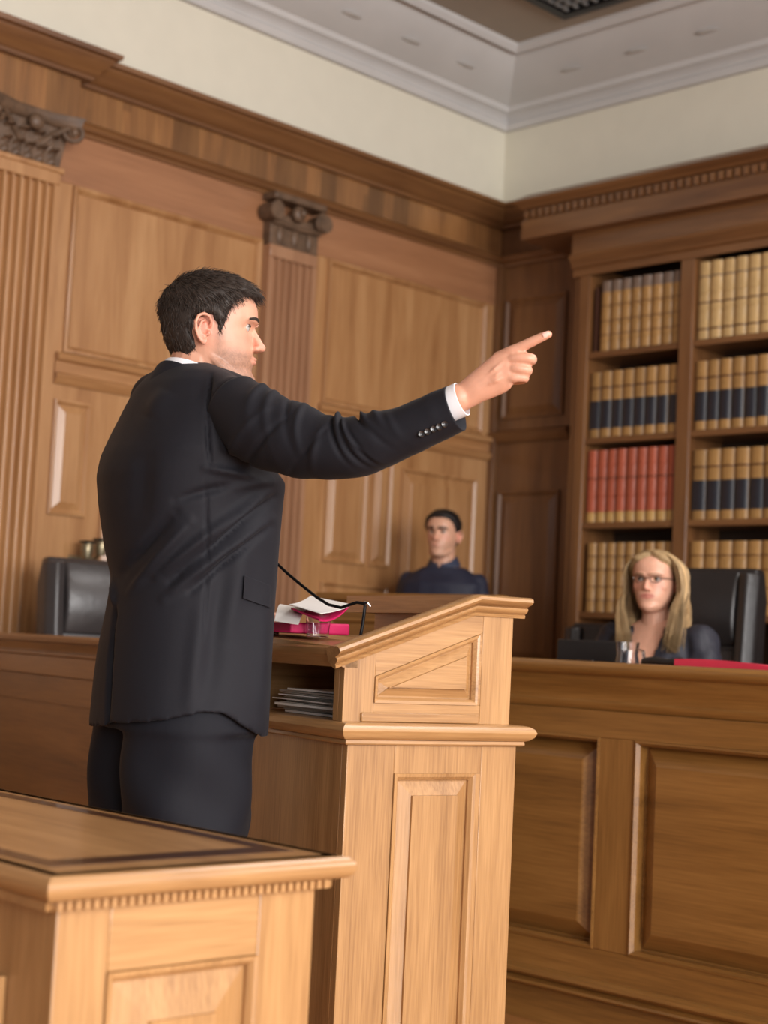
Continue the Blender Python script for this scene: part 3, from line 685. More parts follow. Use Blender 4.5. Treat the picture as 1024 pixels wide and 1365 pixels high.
# ------------------------------------------------------------------ chairs
def soft(mb, name, mat, par, bev=.03, lvl=0):
    o = mb.build(name, mat, par, bevel=bev, seg=5); return o
def exec_chair(label, loc, rz, seat=.48, back=1.32, w=.56, mat=None, group='high backed black leather chairs'):
    mat = mat or M['leather']
    r = empty('leather_chair', loc, rz, label, 'chair', group)
    # faces local -y
    MB().lathe([(.001, .05), (.03, .05), (.03, seat-.1), (.001, seat-.1)], 16).build('column', M['metal_dark'], r, smooth=True)
    for k in range(5):
        a = 2*PI*k/5+.3; c, s = math.cos(a), math.sin(a)
        lg = MB().tube([(0, 0, .09), (c*.15, s*.15, .085), (c*.29, s*.29, .065)], [.025, .022, .016], 8).build('leg', M['metal_dark'], r, smooth=True)
        MB().tube([(c*.29-s*.012, s*.29+c*.012, .03), (c*.29+s*.012, s*.29-c*.012, .03)], .029, 14).build('caster', M['plastic'], lg, smooth=True)
    soft(MB().box(-w/2+.03, w/2-.03, -.25, .22, seat-.11, seat), 'seat', mat, r, .04)
    h = w/2
    # back shell: slightly reclined, with raised side bolsters and head pillow
    def bk(z): return .22+(z-seat)*.10
    z0, z1 = seat-.06, back
    b = MB(); rg = []
    for i in range(9):
        z = z0+(z1-z0)*i/8; y = bk(z); e = 0 if 0 < i < 8 else .02
        ww = h-(.02 if i == 8 else 0)
        rg.append([(-ww, y-.045+e, z), (-ww+.05, y-.05+e, z), (ww-.05, y-.05+e, z), (ww, y-.045+e, z), (ww, y+.045, z), (-ww, y+.045, z)])
    o = b.sweep(rg).build('backrest', mat, r, bevel=.018, seg=4)
    for zz0, zz1, th in ((back-.30, back-.015, .05), (seat+.03, back-.315, .035)):
        b = MB(); rg = []
        for i in range(9):
            t = i/8; z = zz0+(zz1-zz0)*t; y = bk(z)-.05; bul = th*math.sin(PI*min(max(t, .03), .97))**.45
            rg.append([(-h+.07, y+.005, z), (-h+.08, y-bul*.8, z), (-h*.4, y-bul, z), (h*.4, y-bul, z), (h-.08, y-bul*.8, z), (h-.07, y+.005, z)])
        b.sweep(rg).build('head_cushion' if th == .05 else 'back_cushion', mat, r, bevel=.012, seg=3)
    for s in (-1, 1):
        b = MB(); rg = []
        for i in range(9):
            t = i/8; z = seat+.0+(back-.02-seat)*t; y = bk(z)
            rg.append([(s*(h-.075), y-.035, z), (s*(h-.07), y-.085, z), (s*(h-.03), y-.10, z), (s*(h+.004), y-.06, z), (s*(h+.004), y-.01, z)])
        b.sweep(rg).build('bolster', mat, r, bevel=.01, seg=3)
        a = MB().tube([(s*(h+.0), .16, seat-.02), (s*(h+.03), .15, seat+.12), (s*(h+.03), .12, seat+.2), (s*(h+.03), -.02, seat+.215), (s*(h+.03), -.14, seat+.2), (s*(h+.02), -.18, seat+.1), (s*(h-.02), -.16, seat-.03)], .02, 10).build('armrest', M['plastic'], r, smooth=True)
        soft(MB().box(s*(h+.03)-.03, s*(h+.03)+.03, -.14, .12, seat+.205, seat+.235), 'arm_pad', mat, a, .012)
    return r
pj = dep(883, 800, 5.95)
exec_chair('high backed black leather chair behind the blonde woman', (pj.x, pj.y, 0), math.radians(44.76-38), seat=.50, back=1.42, w=.54)
pc = dep(172, 800, 6.12)
exec_chair('dark leather high backed chair behind the left bench', (pc.x, pc.y, 0), math.radians(78), seat=.5, back=1.345, w=.50, mat=M['leather_grey'])
pc3 = dep(802, 860, 6.6)
exec_chair('low dark leather chair seen above the laptop before the books', (pc3.x, pc3.y, 0), math.radians(25), seat=.42, back=1.20, w=.42)

# small brass ornament on a wall shelf over the left chair
pb = at(127, 735, 'x', LX+.12)
bo = empty('brass_bracket', (LX+.02, pb.y, pb.z-.05), 0, 'small brass double bracket on the wall above the left chair', 'bracket')
MB().box(0, .012, -.07, .075, -.03, .03).build('plate', M['brass'], bo, bevel=.003)
for s, dz in ((-1, 0), (1, .015)):
    MB().tube([(.01, s*.035, 0), (.06, s*.035, .01+dz), (.09, s*.035, .03+dz)], .008, 8).build('arm', M['brass'], bo, smooth=True)
    c = MB().lathe([(.001, 0), (.02, 0), (.026, .03), (.026, .06), (.022, .065), (.001, .065)], 16, (.09, s*.035, .02+dz)).build('cup', M['brass'], bo, smooth=True)
    MB().box(.066, .118, s*.035-.028, s*.035+.028, .083+dz, .092+dz).build('cover', M['metal_dark'], bo, bevel=.002)

# ------------------------------------------------------------------ things on the judges' bench
WT = .89
def mk_laptop():
    # black monitor seen from behind, standing on the worktop
    a = dep(745, 849, 5.05); c = dep(828, 858, 4.92)
    ang = math.atan2(c.y-a.y, c.x-a.x); wd = (Vector((c.x, c.y))-Vector((a.x, a.y))).length
    mid = (a+c)/2; topz = (a.z+c.z)/2
    r = empty('monitor', (mid.x, mid.y, WT), ang, 'flat black computer monitor seen from behind on the bench', 'monitor')
    hh = topz-WT
    MB().box(-wd/2, wd/2, -.012, .012, hh-.21, hh).build('housing', M['plastic'], r, bevel=.006, seg=3)
    MB().box(-wd/2+.012, wd/2-.012, .0115, .013, hh-.198, hh-.012).build('screen', plain('dark_screen', lin((14,15,18)), .15), r)
    MB().box(-.03, .03, -.03, -.012, hh-.15, hh-.06).build('mount', M['plastic'], r, bevel=.003)
    MB().box(-.02, .02, -.02, -.006, 0.008, hh-.10).build('stand', M['plastic'], r, bevel=.003)
    MB().box(-.08, .08, -.07, .06, 0, .008).build('foot', M['plastic'], r, bevel=.003)
mk_laptop()
pg = dep(836, 872, 4.75)
jg = empty('glass_jug', (pg.x, pg.y, WT), 0, 'clear glass water jug beside the black monitor', 'jug')
hj = dep(836, 856, 4.75).z-WT
MB().lathe([(.001, 0), (.036, 0), (.044, .03), (.042, hj*.6), (.032, hj*.82), (.036, hj), (.033, hj), (.029, hj*.82), (.039, hj*.6), (.041, .03), (.033, .006), (.001, .006)], 32).build('body', M['glass'], jg, smooth=True)
MB().tube([(.034, 0, hj*.9), (.058, 0, hj*.88), (.068, 0, hj*.65), (.06, 0, hj*.4), (.042, 0, hj*.3)], .005, 10).build('handle', M['glass'], jg, smooth=True)
# red folder and black object near the right edge
red = plain('red_card', lin((222,58,84)), .4)
a = at(899, 878.5, 'y', 3.80); c = at(1040, 893, 'y', 3.80)
q = quadgrid((a.x, a.y, a.z-.004), (c.x, c.y, c.z-.0), (c.x+.05, c.y+.22, c.z-.01), (a.x+.05, a.y+.22, a.z-.01), n=9, sag=-.008)
hz = 1.041
pm = (a+c)/2; th = math.atan2(c.y-a.y, c.x-a.x)
rf = empty('binder', (0, 0, 0), 0, 'bright red binder leaning on the bench near the right edge', 'binder')
bent_sheet('cover', q, red, .004).parent = rf
q2 = [[(p[0]+.002, p[1]+.003, p[2]-.02) for p in row] for row in q]
bent_sheet('back_cover', q2, red, .005).parent = rf
q3 = [[(p[0]+.002, p[1]+.006, p[2]-.015) for p in row] for row in q]
bent_sheet('pages', [[(p[0]+.002, p[1]+.02, p[2]-.014) for p in row] for row in q], white, .0135).parent = rf
q4 = [[(p[0], p[1]-.0005, p[2]-.020) for p in row[:2]] for row in q]
bent_sheet('spine', q4, red, .0215).parent = rf
# binder lies on a low book rest standing on the worktop
zb = min(p[2] for row in q2 for p in row)
pmx = sum(p[0] for row in q2 for p in row)/81; pmy = sum(p[1] for row in q2 for p in row)/81
br = MB().hexa([(-.20, -.06, 0), (.20, -.06, 0), (.20, .12, 0), (-.20, .12, 0), (-.20, -.06, zb-WT-.001), (.20, -.06, zb-WT-.001), (.20, .12, zb-WT-.001), (-.20, .12, zb-WT-.001)]).build('book_rest', M['plastic'], loc=(pmx, pmy, WT), rz=th, bevel=.004)
tag(br, 'low black rest under the red binder on the bench worktop', 'rest')
a = at(884, 880, 'y', 3.90)
ph = empty('telephone', (a.x+.03, a.y-.02, WT), math.radians(-5), 'black rounded handset end beside the red binder', 'telephone')
hh = at(888, 876.5, 'y', 3.90).z-WT
MB().box(-.07, .07, -.04, .08, 0, hh-.035).build('base', M['plastic'], ph, bevel=.01, seg=3)
MB().tube([(-.09, 0, hh-.018), (-.05, 0, hh-.016), (.0, 0, hh-.018), (.05, 0, hh-.016), (.075, 0, hh-.02)], [.014, .018, .014, .018, .012], 14).build('handset', M['plastic'], ph, smooth=True)
# ------------------------------------------------------------------ people: clay-style building, then one voxel surface per body
E1 = Vector((math.cos(_h), math.sin(_h), 0)); E2 = Vector((-math.sin(_h), math.cos(_h), 0))   # room directions: along the view's right and away
def hd(deg):  # heading measured from 'right of the view', positive = away
    a = math.radians(deg); return E1*math.cos(a)+E2*math.sin(a)
def frame(o, fwd, up=Vector((0, 0, 1)), s=1.):
    f = fwd.normalized(); x = f.cross(up).normalized(); u = x.cross(f)
    m = Matrix((x*s, f*s, u*s)).transposed().to_4x4(); m.translation = o; return m      # local x = person's right
def smoothpath(pts, rad, n=8):
    pts = [Vector(p) for p in pts]
    if len(pts) < 3: return pts, rad
    P_ = [pts[0]*2-pts[1]]+pts+[pts[-1]*2-pts[-2]]; R_ = [rad[0]]+list(rad)+[rad[-1]]; o = []; r = []
    for i in range(1, len(P_)-2):
        for k in range(n):
            t = k/n; a, b_, c, d = P_[i-1], P_[i], P_[i+1], P_[i+2]
            o.append(.5*((2*b_)+(c-a)*t+(2*a-5*b_+4*c-d)*t*t+(3*b_-a-3*c+d)*t**3)); tt = t*t*(3-2*t); r.append(R_[i]*(1-tt)+R_[i+1]*tt)
    o.append(pts[-1]); r.append(rad[-1]); return o, r
def limb(mb, pts, rad, n=14, ends=True):
    p, r = smoothpath(pts, rad); mb.tube(p, r, n)
    if ends: mb.ball(p[0], r[0], 8); mb.ball(p[-1], r[-1], 8)
def remesh(mb, name, vox, mat, parent=None, smooth=4, fac=.5):
    o = mb.build(name+'_raw', None)
    r = o.modifiers.new('r', 'REMESH'); r.mode = 'VOXEL'; r.voxel_size = vox; r.adaptivity = 0
    if smooth: s = o.modifiers.new('s', 'SMOOTH'); s.factor = fac; s.iterations = smooth
    dg = bpy.context.evaluated_depsgraph_get(); me = D.meshes.new_from_object(o.evaluated_get(dg))
    D.objects.remove(o); me.name = name; me.materials.clear()
    if mat: me.materials.append(mat)
    me.shade_smooth(); q = D.objects.new(name, me); col.objects.link(q)
    if parent: q.parent = parent; q.matrix_parent_inverse = Matrix.Translation(-Vector(parent.location))
    return q
def own(o, parent):   # parent an object made in world coordinates to an unrotated Empty without moving it
    o.parent = parent
    l = parent.matrix_world.inverted() if False else Matrix.Translation(-Vector(parent.location))
    if o.type == 'MESH': o.data.transform(l @ Matrix.Translation(o.location)); o.location = (0, 0, 0)
    return o
def co(me):
    a = np.empty(len(me.vertices)*3, np.float32); me.vertices.foreach_get('co', a); return a.reshape(-1, 3).astype(np.float64)
def nrm(me):
    a = np.empty(len(me.vertices)*3, np.float32); me.vertex_normals.foreach_get('vector', a); return a.reshape(-1, 3).astype(np.float64)
def setco(me, a): me.vertices.foreach_set('co', a.astype(np.float32).ravel()); me.update()
def tolocal(a, Mx):
    mi = np.array(Mx.inverted()); return a@mi[:3, :3].T+mi[:3, 3]
def seg_dist(p, a, b):
    a = np.array(a, float); b = np.array(b, float); d = b-a; t = np.clip(((p-a)@d)/(d@d), 0, 1); return np.linalg.norm(p-a-t[:, None]*d, axis=1), t
def setcol(me, c):
    at_ = me.color_attributes.new('tint', 'FLOAT_COLOR', 'POINT'); a = np.ones((len(c), 4), np.float32); a[:, :3] = c; at_.data.foreach_set('color', a.ravel())
def skin_mat(name):
    m, t, b = nt(name); L = t.links
    a = N(t, 'ShaderNodeAttribute'); a.attribute_name = 'tint'
    tc = N(t, 'ShaderNodeTexCoord'); n = N(t, 'ShaderNodeTexNoise'); n.inputs['Scale'].default_value = 60; n.inputs['Detail'].default_value = 4; L.new(tc.outputs['Object'], n.inputs['Vector'])
    mr = N(t, 'ShaderNodeMapRange'); mr.inputs['To Min'].default_value = .9; mr.inputs['To Max'].default_value = 1.1; L.new(n.outputs[0], mr.inputs[0])
    hs = N(t, 'ShaderNodeHueSaturation'); L.new(a.outputs['Color'], hs.inputs['Color']); L.new(mr.outputs[0], hs.inputs['Value']); L.new(hs.outputs[0], b.inputs['Base Color'])
    b.inputs['Roughness'].default_value = .45; b.inputs['Subsurface Weight'].default_value = .12; b.inputs['Subsurface Radius'].default_value = (.01, .004, .002); b.inputs['Subsurface Scale'].default_value = .6
    bp = N(t, 'ShaderNodeBump'); bp.inputs['Strength'].default_value = .08; bp.inputs['Distance'].default_value = .002
    n2 = N(t, 'ShaderNodeTexNoise'); n2.inputs['Scale'].default_value = 500; L.new(tc.outputs['Object'], n2.inputs['Vector']); L.new(n2.outputs[0], bp.inputs['Height']); L.new(bp.outputs[0], b.inputs['Normal'])
    return m
SKIN = skin_mat('skin')
def interp(z, tab):
    zs = [a for a, _ in tab]; vs_ = [b for _, b in tab]; return float(np.interp(z, zs, vs_))
FRONT = [(-.112, .076), (-.106, .090), (-.094, .098), (-.084, .095), (-.073, .090), (-.06, .093), (-.045, .0935), (-.03, .0905), (-.01, .0875), (.012, .088), (.022, .094), (.034, .0985), (.05, .097), (.06, .095)]
BACK = [(-.112, .005), (-.09, .03), (-.06, .058), (-.03, .082), (0, .092), (.03, .098), (.06, .098)]
WID = [(-.112, .020), (-.104, .034), (-.09, .047), (-.07, .057), (-.045, .064), (-.02, .0705), (.01, .074), (.035, .0755), (.06, .0755)]
def skull(z):
    if z <= .045: return interp(z, FRONT), interp(z, BACK), interp(z, WID)
    s = math.sqrt(max(0, 1-((z-.045)/.070)**2)); return interp(.045, FRONT)*s**.92, interp(.045, BACK)*s, interp(.045, WID)*s
def head_rings(off=0., nz=44, nn=40, zlo=-.112, zhi=.1145):
    rings = []
    for i in range(nz+1):
        t = i/nz; z = zlo+(zhi-zlo)*(.5-.5*math.cos(PI*t)); f, b_, w = skull(z); r = []
        for k in range(nn):
            a = 2*PI*k/nn; c, s = math.cos(a), math.sin(a)
            pf = .86 if c > 0 else 1.
            x = w*math.copysign(abs(s)**.92, s); y = (f if c > 0 else b_)*math.copysign(abs(c)**pf, c)
            r.append((x, y, z))
        rings.append(r)
    return rings
def add_head(mb, Mh, female=False, ears=True, smile=0.):
    old = mb.M; mb.M = Mh
    mb.sweep(head_rings())
    k = .85 if female else 1.
    # nose
    mb.sweep([[(-w, y-.012, z), (-w*.55, y-.002, z+.001), (0, y, z+.001), (w*.55, y-.002, z+.001), (w, y-.012, z), (0, y-.03, z)] for w, y, z in
              ((.008*k, .090, .024), (.0085*k, .096, .012), (.0095*k, .104, .0), (.011*k, .1115, -.012), (.0125*k, .1165, -.021), (.0125*k, .1135, -.029), (.010*k, .100, -.034))])
    mb.ball((0, .1085, -.0215), .0095*k, 8)
    for s in (-1, 1): mb.ball((s*.0125*k, .097, -.0265), .0078*k, 8, (1, 1.2, .85))
    # mouth: lips as bowed tubes
    for z, r, yy in ((-.0480, .0040*(.62 if female else 1), .0965-(.0035 if female else 0)), (-.0550, .0046*(.7 if female else 1), .0955-(.0035 if female else 0))):
        pts = []; rr = []
        for i in range(13):
            t = i/6-1; pts.append((t*.0245, yy-.0135*t*t, z+smile*t*t+(.0014*math.cos(t*8) if z > -.05 else 0)-(.0 if z > -.05 else -.003*t*t))); rr.append(r*(1-.72*abs(t)**2.2))
        mb.tube(pts, rr, 8)
    mb.ball((0, .087, -.094), .0165 if not female else .013, 8, (1.15, .8, .8))
    for s in (-1, 1):
        if female: mb.ball((s*.036, .048, -.012), .030, 8, (.95, .9, 1))
        pts = [(s*(.008+.0085*i), .0955-.0010*i*i*.9, .0285+.0022*math.sin(i*.55)) for i in range(6)]
        mb.tube(pts, [.0055, .0068, .0066, .006, .005, .004], 8)       # brow ridge
        if not female: mb.tube([(s*.052, .002, -.052), (s*.052, .025, -.075), (s*.036, .060, -.094), (s*.012, .082, -.099)], [.011, .012, .011, .010], 8)
        if ears:
            # ear: helix, antihelix, lobe on a thin plate
            ex = .0755
            def E_(y, z, o): return (s*(ex+o), -.012+y, -.006+z)
            mb.tube([E_(.010, .006, .0), E_(.013, .018, .006), E_(.008, .028, .011), E_(-.003, .032, .014), E_(-.014, .027, .016), E_(-.019, .013, .017), E_(-.018, -.002, .015), E_(-.012, -.016, .011), E_(-.004, -.026, .007)], [.003, .0035, .0038, .004, .004, .004, .0038, .0038, .004], 8)
            mb.tube([E_(.002, .021, .006), E_(-.008, .015, .010), E_(-.011, .002, .010), E_(-.006, -.010, .008), E_(.004, -.014, .006)], [.003, .0035, .0038, .0036, .003], 8)
            mb.ball(E_(.0, -.024, .006), .0085, 8, (.55, .9, 1.05))
            mb.ball(E_(.009, -.006, .003), .005, 8, (.8, .8, 1.3))
            mb.sweep([[E_(y*1., z, o-.003) for y, z in [(.012*math.cos(a)-.003+(-.004), .027*math.sin(a)+.002) for a in [2*PI*q/14 for q in range(14)]]] for o in (-.006, .005)])
    mb.M = old
def carve_eyes(o, Mh, female=False):
    """sink the sockets and open the eyes, then build lids around the eyeball"""
    me = o.data; p = co(me); Pw = p+np.array(o.parent.location if o.parent and False else (0, 0, 0)); l = tolocal(Pw, Mh)
    d = np.zeros(len(l))
    for s in (-1, 1):
        g = np.exp(-((l[:, 0]-s*.031)/.0155)**2-((l[:, 2]-.0135)/.0095)**2)*(l[:, 1] > .03); d -= .0125*g
        g = np.exp(-((l[:, 0]-s*.006)/.0032)**2-((l[:, 2]+.0335)/.003)**2)*(l[:, 1] > .09); d -= .003*g
    g = np.exp(-((l[:, 2]+.0520)/.0016)**2)*np.exp(-(l[:, 0]/.022)**4)*(l[:, 1] > .065); d -= .0028*g
    f = np.array(Mh.to_3x3() @ Vector((0, 1, 0))); setco(me, p+d[:, None]*f)
def lids_mb(mb, Mh, open_=.0052):
    old = mb.M; mb.M = Mh
    for s in (-1, 1):
        c = Vector((s*.0305, .0690, .0135)); R0 = .0142
        for sg in (1, -1):
            pts = []; rr = []
            for i in range(13):
                t = i/6-1; x = t*.0145; z = sg*(open_ if sg > 0 else open_*.75)*(1-t*t)+s*t*0+.0006*t*s
                y = math.sqrt(max(R0**2-x*x*.75-z*z, 1e-6)); pts.append(c+Vector((x, y, z+sg*.0016))); rr.append(.0024 if sg > 0 else .0018)
            mb.tube(pts, rr, 8)
            for k in (1, 2):
                mb.tube([p+Vector((0, -.0012*k*k, sg*.0026*k)) for p in pts], [.0026]*13, 8)
    mb.M = old
def eyes(Mh, par, iris=(70, 44, 26), look=(0, 0)):
    sc = plain('eye_white', lin((186, 178, 170)), .2, coat=.5); ir = plain('iris', lin(iris), .15, coat=.6); pu = plain('pupil', lin((8, 7, 7)), .1)
    for s in (-1, 1):
        c = Mh @ Vector((s*.0305, .0685, .0135)); k = Mh.to_scale()[0]
        g = (Mh.to_3x3() @ Vector((look[0], 1, look[1]))).normalized()
        e = MB().ball(c, .0124*k, 14).build('eye', sc, smooth=True); own(e, par)
        def cap(r, th):
            b = MB(); rings = []; a = g.orthogonal().normalized(); bb = g.cross(a)
            for i in range(4):
                q = th*(i+1)/4; rings.append([c+(g*math.cos(q)+(a*math.cos(2*PI*j/20)+bb*math.sin(2*PI*j/20))*math.sin(q))*r for j in range(20)])
            b.sweep(rings, cap=False); b.f.append(tuple(range(19, -1, -1))); return b
        i_ = cap(.0127*k, .47).build('iris', ir, smooth=True); own(i_, par); i_.parent = e
        p_ = cap(.0129*k, .2).build('pupil', pu, smooth=True); own(p_, par); p_.parent = e
def lashes(Mh, par, mat, open_=.0052):
    for s in (-1, 1):
        c = Vector((s*.0305, .0690, .0135)); R0 = .0150; pts = []
        for i in range(13):
            t = i/6-1; x = t*.0145; z = open_*(1-t*t); pts.append(Mh @ (c+Vector((x, math.sqrt(max(R0**2-x*x*.75-z*z, 1e-6)), z-.0002))))
        own(MB().tube(pts, [.0003]+[.0008]*11+[.0003], 6).build('eyelashes', mat, smooth=True), par)
def eyebrows(Mh, par, mat, thick=1.5, zoff=0., body=None):
    rnd = random.Random(5); from mathutils.bvhtree import BVHTree as BV
    l_ = Matrix.Translation(par.location); bv_ = BV.FromPolygons([l_ @ v_.co for v_ in body.data.vertices], [tuple(p_.vertices) for p_ in body.data.polygons]); fw_ = (Mh.to_3x3() @ Vector((0, 1, 0))).normalized()
    for s in (-1, 1):
        b = MB()
        for i in range(240):
            t = rnd.random(); x = .010+.036*t; y = .1005-.55*max(0, x-.008)**1.45*5.2; z = .0295+zoff+.0045*math.sin(t*2.4)-.002*t+rnd.uniform(-.0028, .0028)*(1-.5*t)*thick
            h_ = bv_.ray_cast(Mh @ Vector((s*x, .2, z)), -fw_)[0]
            if h_ is None: continue
            y = (Mh.inverted() @ h_).y; p = Vector((s*x, y+.0002, z)); dd = Vector((s*.008, -.0015-.003*t, .0035*(1-1.6*t)))
            b.tube([Mh @ p, Mh @ (p+dd*.5+Vector((0, .0008, 0))), Mh @ (p+dd)], [.00045*thick, .0004*thick, .0001], 4)
        own(b.build('eyebrow', mat, smooth=True), par)
def add_hand(mb, Mw, side=1, curl=(.35, .4, .45, .5), spread=.06, thumb=(.5, .3), k=1., point=False):
    """local frame: y along the forearm to the fingers, z out of the back of the hand, x towards the thumb (side=+1) """
    old = mb.M; mb.M = Mw @ Matrix.Diagonal((side*k, k, k, 1))
    mb.sweep([[(w*math.cos(a)+xo, y, h*math.sin(a)) for a in [2*PI*q/16 for q in range(16)]] for y, w, h, xo in
              ((-.02, .026, .019, 0), (0, .027, .018, 0), (.02, .032, .017, 0), (.05, .039, .016, .0), (.08, .041, .0145, 0), (.094, .037, .011, 0))])
    mb.ball((.018, .035, -.010), .018, 8, (1, 1.5, .9)); mb.ball((-.022, .035, -.009), .014, 8, (1, 1.8, .9))
    F_ = [(.029, .092, .044, .026, .022, .0092), (.0095, .097, .048, .030, .024, .0094), (-.011, .092, .044, .028, .023, .0088), (-.029, .082, .034, .021, .019, .0078)]
    for i, (x, y, a, b_, c, r) in enumerate(F_):
        cu = curl[i]; an = 0; p = Vector((x, y-.006, .002)); sp = (1.5-i)*spread; pts = [p-Vector((0, .03, 0)), p]; rr = [r*1.0, r*1.12]
        for L_, kk in ((a, 1.), (b_, 1.35), (c, .8)):
            an += cu*kk; p = p+Vector((math.sin(sp)*math.cos(an), math.cos(sp)*math.cos(an), -math.sin(an)))*L_; pts.append(p); rr.append(r*(1.02 if kk == 1. else .95 if kk > 1 else .8))
        q = [pts[0], pts[1]]; qr = [rr[0], rr[1]]
        for j in range(1, len(pts)-1):
            for t in (.5, 1.): q.append(pts[j].lerp(pts[j+1], t)); qr.append((rr[j]+rr[j+1])/2*.97 if t == .5 else rr[j+1])
        mb.tube(q, qr, 10)
        for pp, r_ in zip(pts[1:], rr[1:]): mb.ball(pp, r_, 7)
    p = Vector((.022, .018, -.006)); a0, a1 = thumb; pts = [p]
    for L_, an, dn in ((.040, a0, .35), (.034, a0-.25, .35+a1), (.027, a0-.5, .35+a1*1.6)):
        p = p+Vector((math.sin(an+.3)*math.cos(dn), math.cos(an+.3)*math.cos(dn), -math.sin(dn)))*L_; pts.append(p)
    mb.tube(pts, [.014, .0125, .0105, .0085], 10)
    for pp, r_ in zip(pts, (.014, .0125, .0105, .0085)): mb.ball(pp, r_, 7)
    mb.M = old

def skin_colors(o, Mh, female=False, stubble=0., base=(224, 172, 146)):
    me = o.data; l = tolocal(co(me), Mh); c = np.tile(np.array(lin(base)[:3]), (len(l), 1))
    def mix(c, m, rgb): m = m[:, None]; return c*(1-m)+np.array(lin(rgb)[:3])*m
    f = l[:, 1] > .03
    g = np.exp(-((np.abs(l[:, 0])-.04)/.018)**2-((l[:, 2]+.015)/.018)**2)*f; c = mix(c, g*.35, (222, 130, 112))
    g = np.exp(-(l[:, 0]/.02)**2-((l[:, 2]+.02)/.014)**2)*(l[:, 1] > .09); c = mix(c, g*.4, (226, 140, 120))
    g = np.exp(-((np.abs(l[:, 0])-.08)/.012)**2-((l[:, 2]+.0)/.04)**2-((l[:, 1]+.012)/.03)**2); c = mix(c, g*.45, (222, 120, 104))
    lip = np.clip(1.3-((l[:, 0]/.0255)**2+((l[:, 2]+.0522)/.0098)**2), 0, 1)*(l[:, 1] > .07)
    c = mix(c, np.clip(lip*2.2, 0, 1)*(.6 if female else .35), (186, 92, 88) if female else (190, 116, 104))
    if stubble:
        z = l[:, 2]; y = l[:, 1]
        m = (np.abs(l[:, 0]) < .1)*np.clip((-.030-z)/.018, 0, 1)*(y < .14)*np.clip((z+.150)/.03, 0, 1)*np.clip((y+.0)/.022, 0, 1)
        m = np.maximum(m, (np.abs(l[:, 0]) < .1)*np.clip((.034-y)/.012, 0, 1)*np.clip((y-.006)/.012, 0, 1)*np.clip((.0-z)/.01, 0, 1)*np.clip((z+.13)/.04, 0, 1)*.7)
        m = m*(1-np.clip(lip*2, 0, 1)); rs = np.random.RandomState(1); m = m*(.55+.45*rs.rand(len(m)))
        c = mix(c, m*stubble, (92, 74, 60))
    setcol(me, c)

def ribbons(paths, name, mat, par, cols, w=.0007, taper=.25):
    """many fine flat-sided hair strands in one mesh; paths list of point lists"""
    vs, fs, cc = [], [], []
    for pts, colr in zip(paths, cols):
        n = len(pts); b = len(vs)
        t0 = (pts[-1]-pts[0]).normalized(); a = t0.orthogonal().normalized(); bb = t0.cross(a)
        for i, p in enumerate(pts):
            r = w*(1-(1-taper)*i/(n-1))
            for k in range(3): vs.append(tuple(p+(a*math.cos(2.094*k)+bb*math.sin(2.094*k))*r)); cc.append(colr)
        for i in range(n-1):
            for k in range(3): fs.append((b+i*3+k, b+i*3+(k+1) % 3, b+i*3+3+(k+1) % 3, b+i*3+3+k))
        fs.append((b+(n-1)*3, b+(n-1)*3+1, b+(n-1)*3+2))
    me = D.meshes.new(name); me.from_pydata(vs, [], fs); me.materials.append(mat); me.shade_smooth()
    setcol(me, np.array(cc)); o = D.objects.new(name, me); col.objects.link(o); own(o, par); return o
def hair_mat(name, rough=.55):
    m, t, b = nt(name); L = t.links; a = N(t, 'ShaderNodeAttribute'); a.attribute_name = 'tint'
    L.new(a.outputs['Color'], b.inputs['Base Color']); b.inputs['Roughness'].default_value = rough; b.inputs['Specular IOR Level'].default_value = .4
    return m
HAIR = hair_mat('hair_strands')
def hair_shell(name, Mh, par, thick, c0, noise_amp=.002, nscale=90, vox=.003, seed=0):
    """scalp volume: skull surface pushed out by thick(x,y,z) (negative = under the skin)"""
    rings = head_rings(nz=70, nn=72, zlo=-.10); rr = []
    for r in rings:
        q = []
        for x, y, z in r:
            n = Vector((x/.075**2, y/.096**2, (z-.02)/.1**2)).normalized(); t = thick(x, y, z)
            t += (mnoise.noise(Vector((x*nscale, y*nscale, z*nscale*.5+seed)))*noise_amp if t > .002 else 0)
            q.append(Mh @ (Vector((x, y, z))+n*t))
        rr.append(q)
    o = MB().sweep(rr).build(name, HAIR, smooth=False); o.data.shade_smooth(); own(o, par)
    rs = np.random.RandomState(seed); setcol(o.data, np.tile(np.array(c0), (len(o.data.vertices), 1))*(.85+.3*rs.rand(len(o.data.vertices), 1))); return o

suit = plain('charcoal_suit_cloth', lin((23,23,30)), .72, noise=.05, nscale=200, bump=.15, bscale=900, sheen=.04)
trouser_m = plain('dark_suit_trousers', lin((19,20,28)), .75, noise=.05, nscale=200, bump=.15, bscale=900, sheen=.03)
shirt_m = plain('white_shirt', lin((236,236,240)), .6)
for q_ in (suit, trouser_m): q_.node_tree.nodes['Principled BSDF'].inputs['Specular IOR Level'].default_value = .28
button_m = plain('dark_button', lin((30,27,28)), .25, coat=.5)

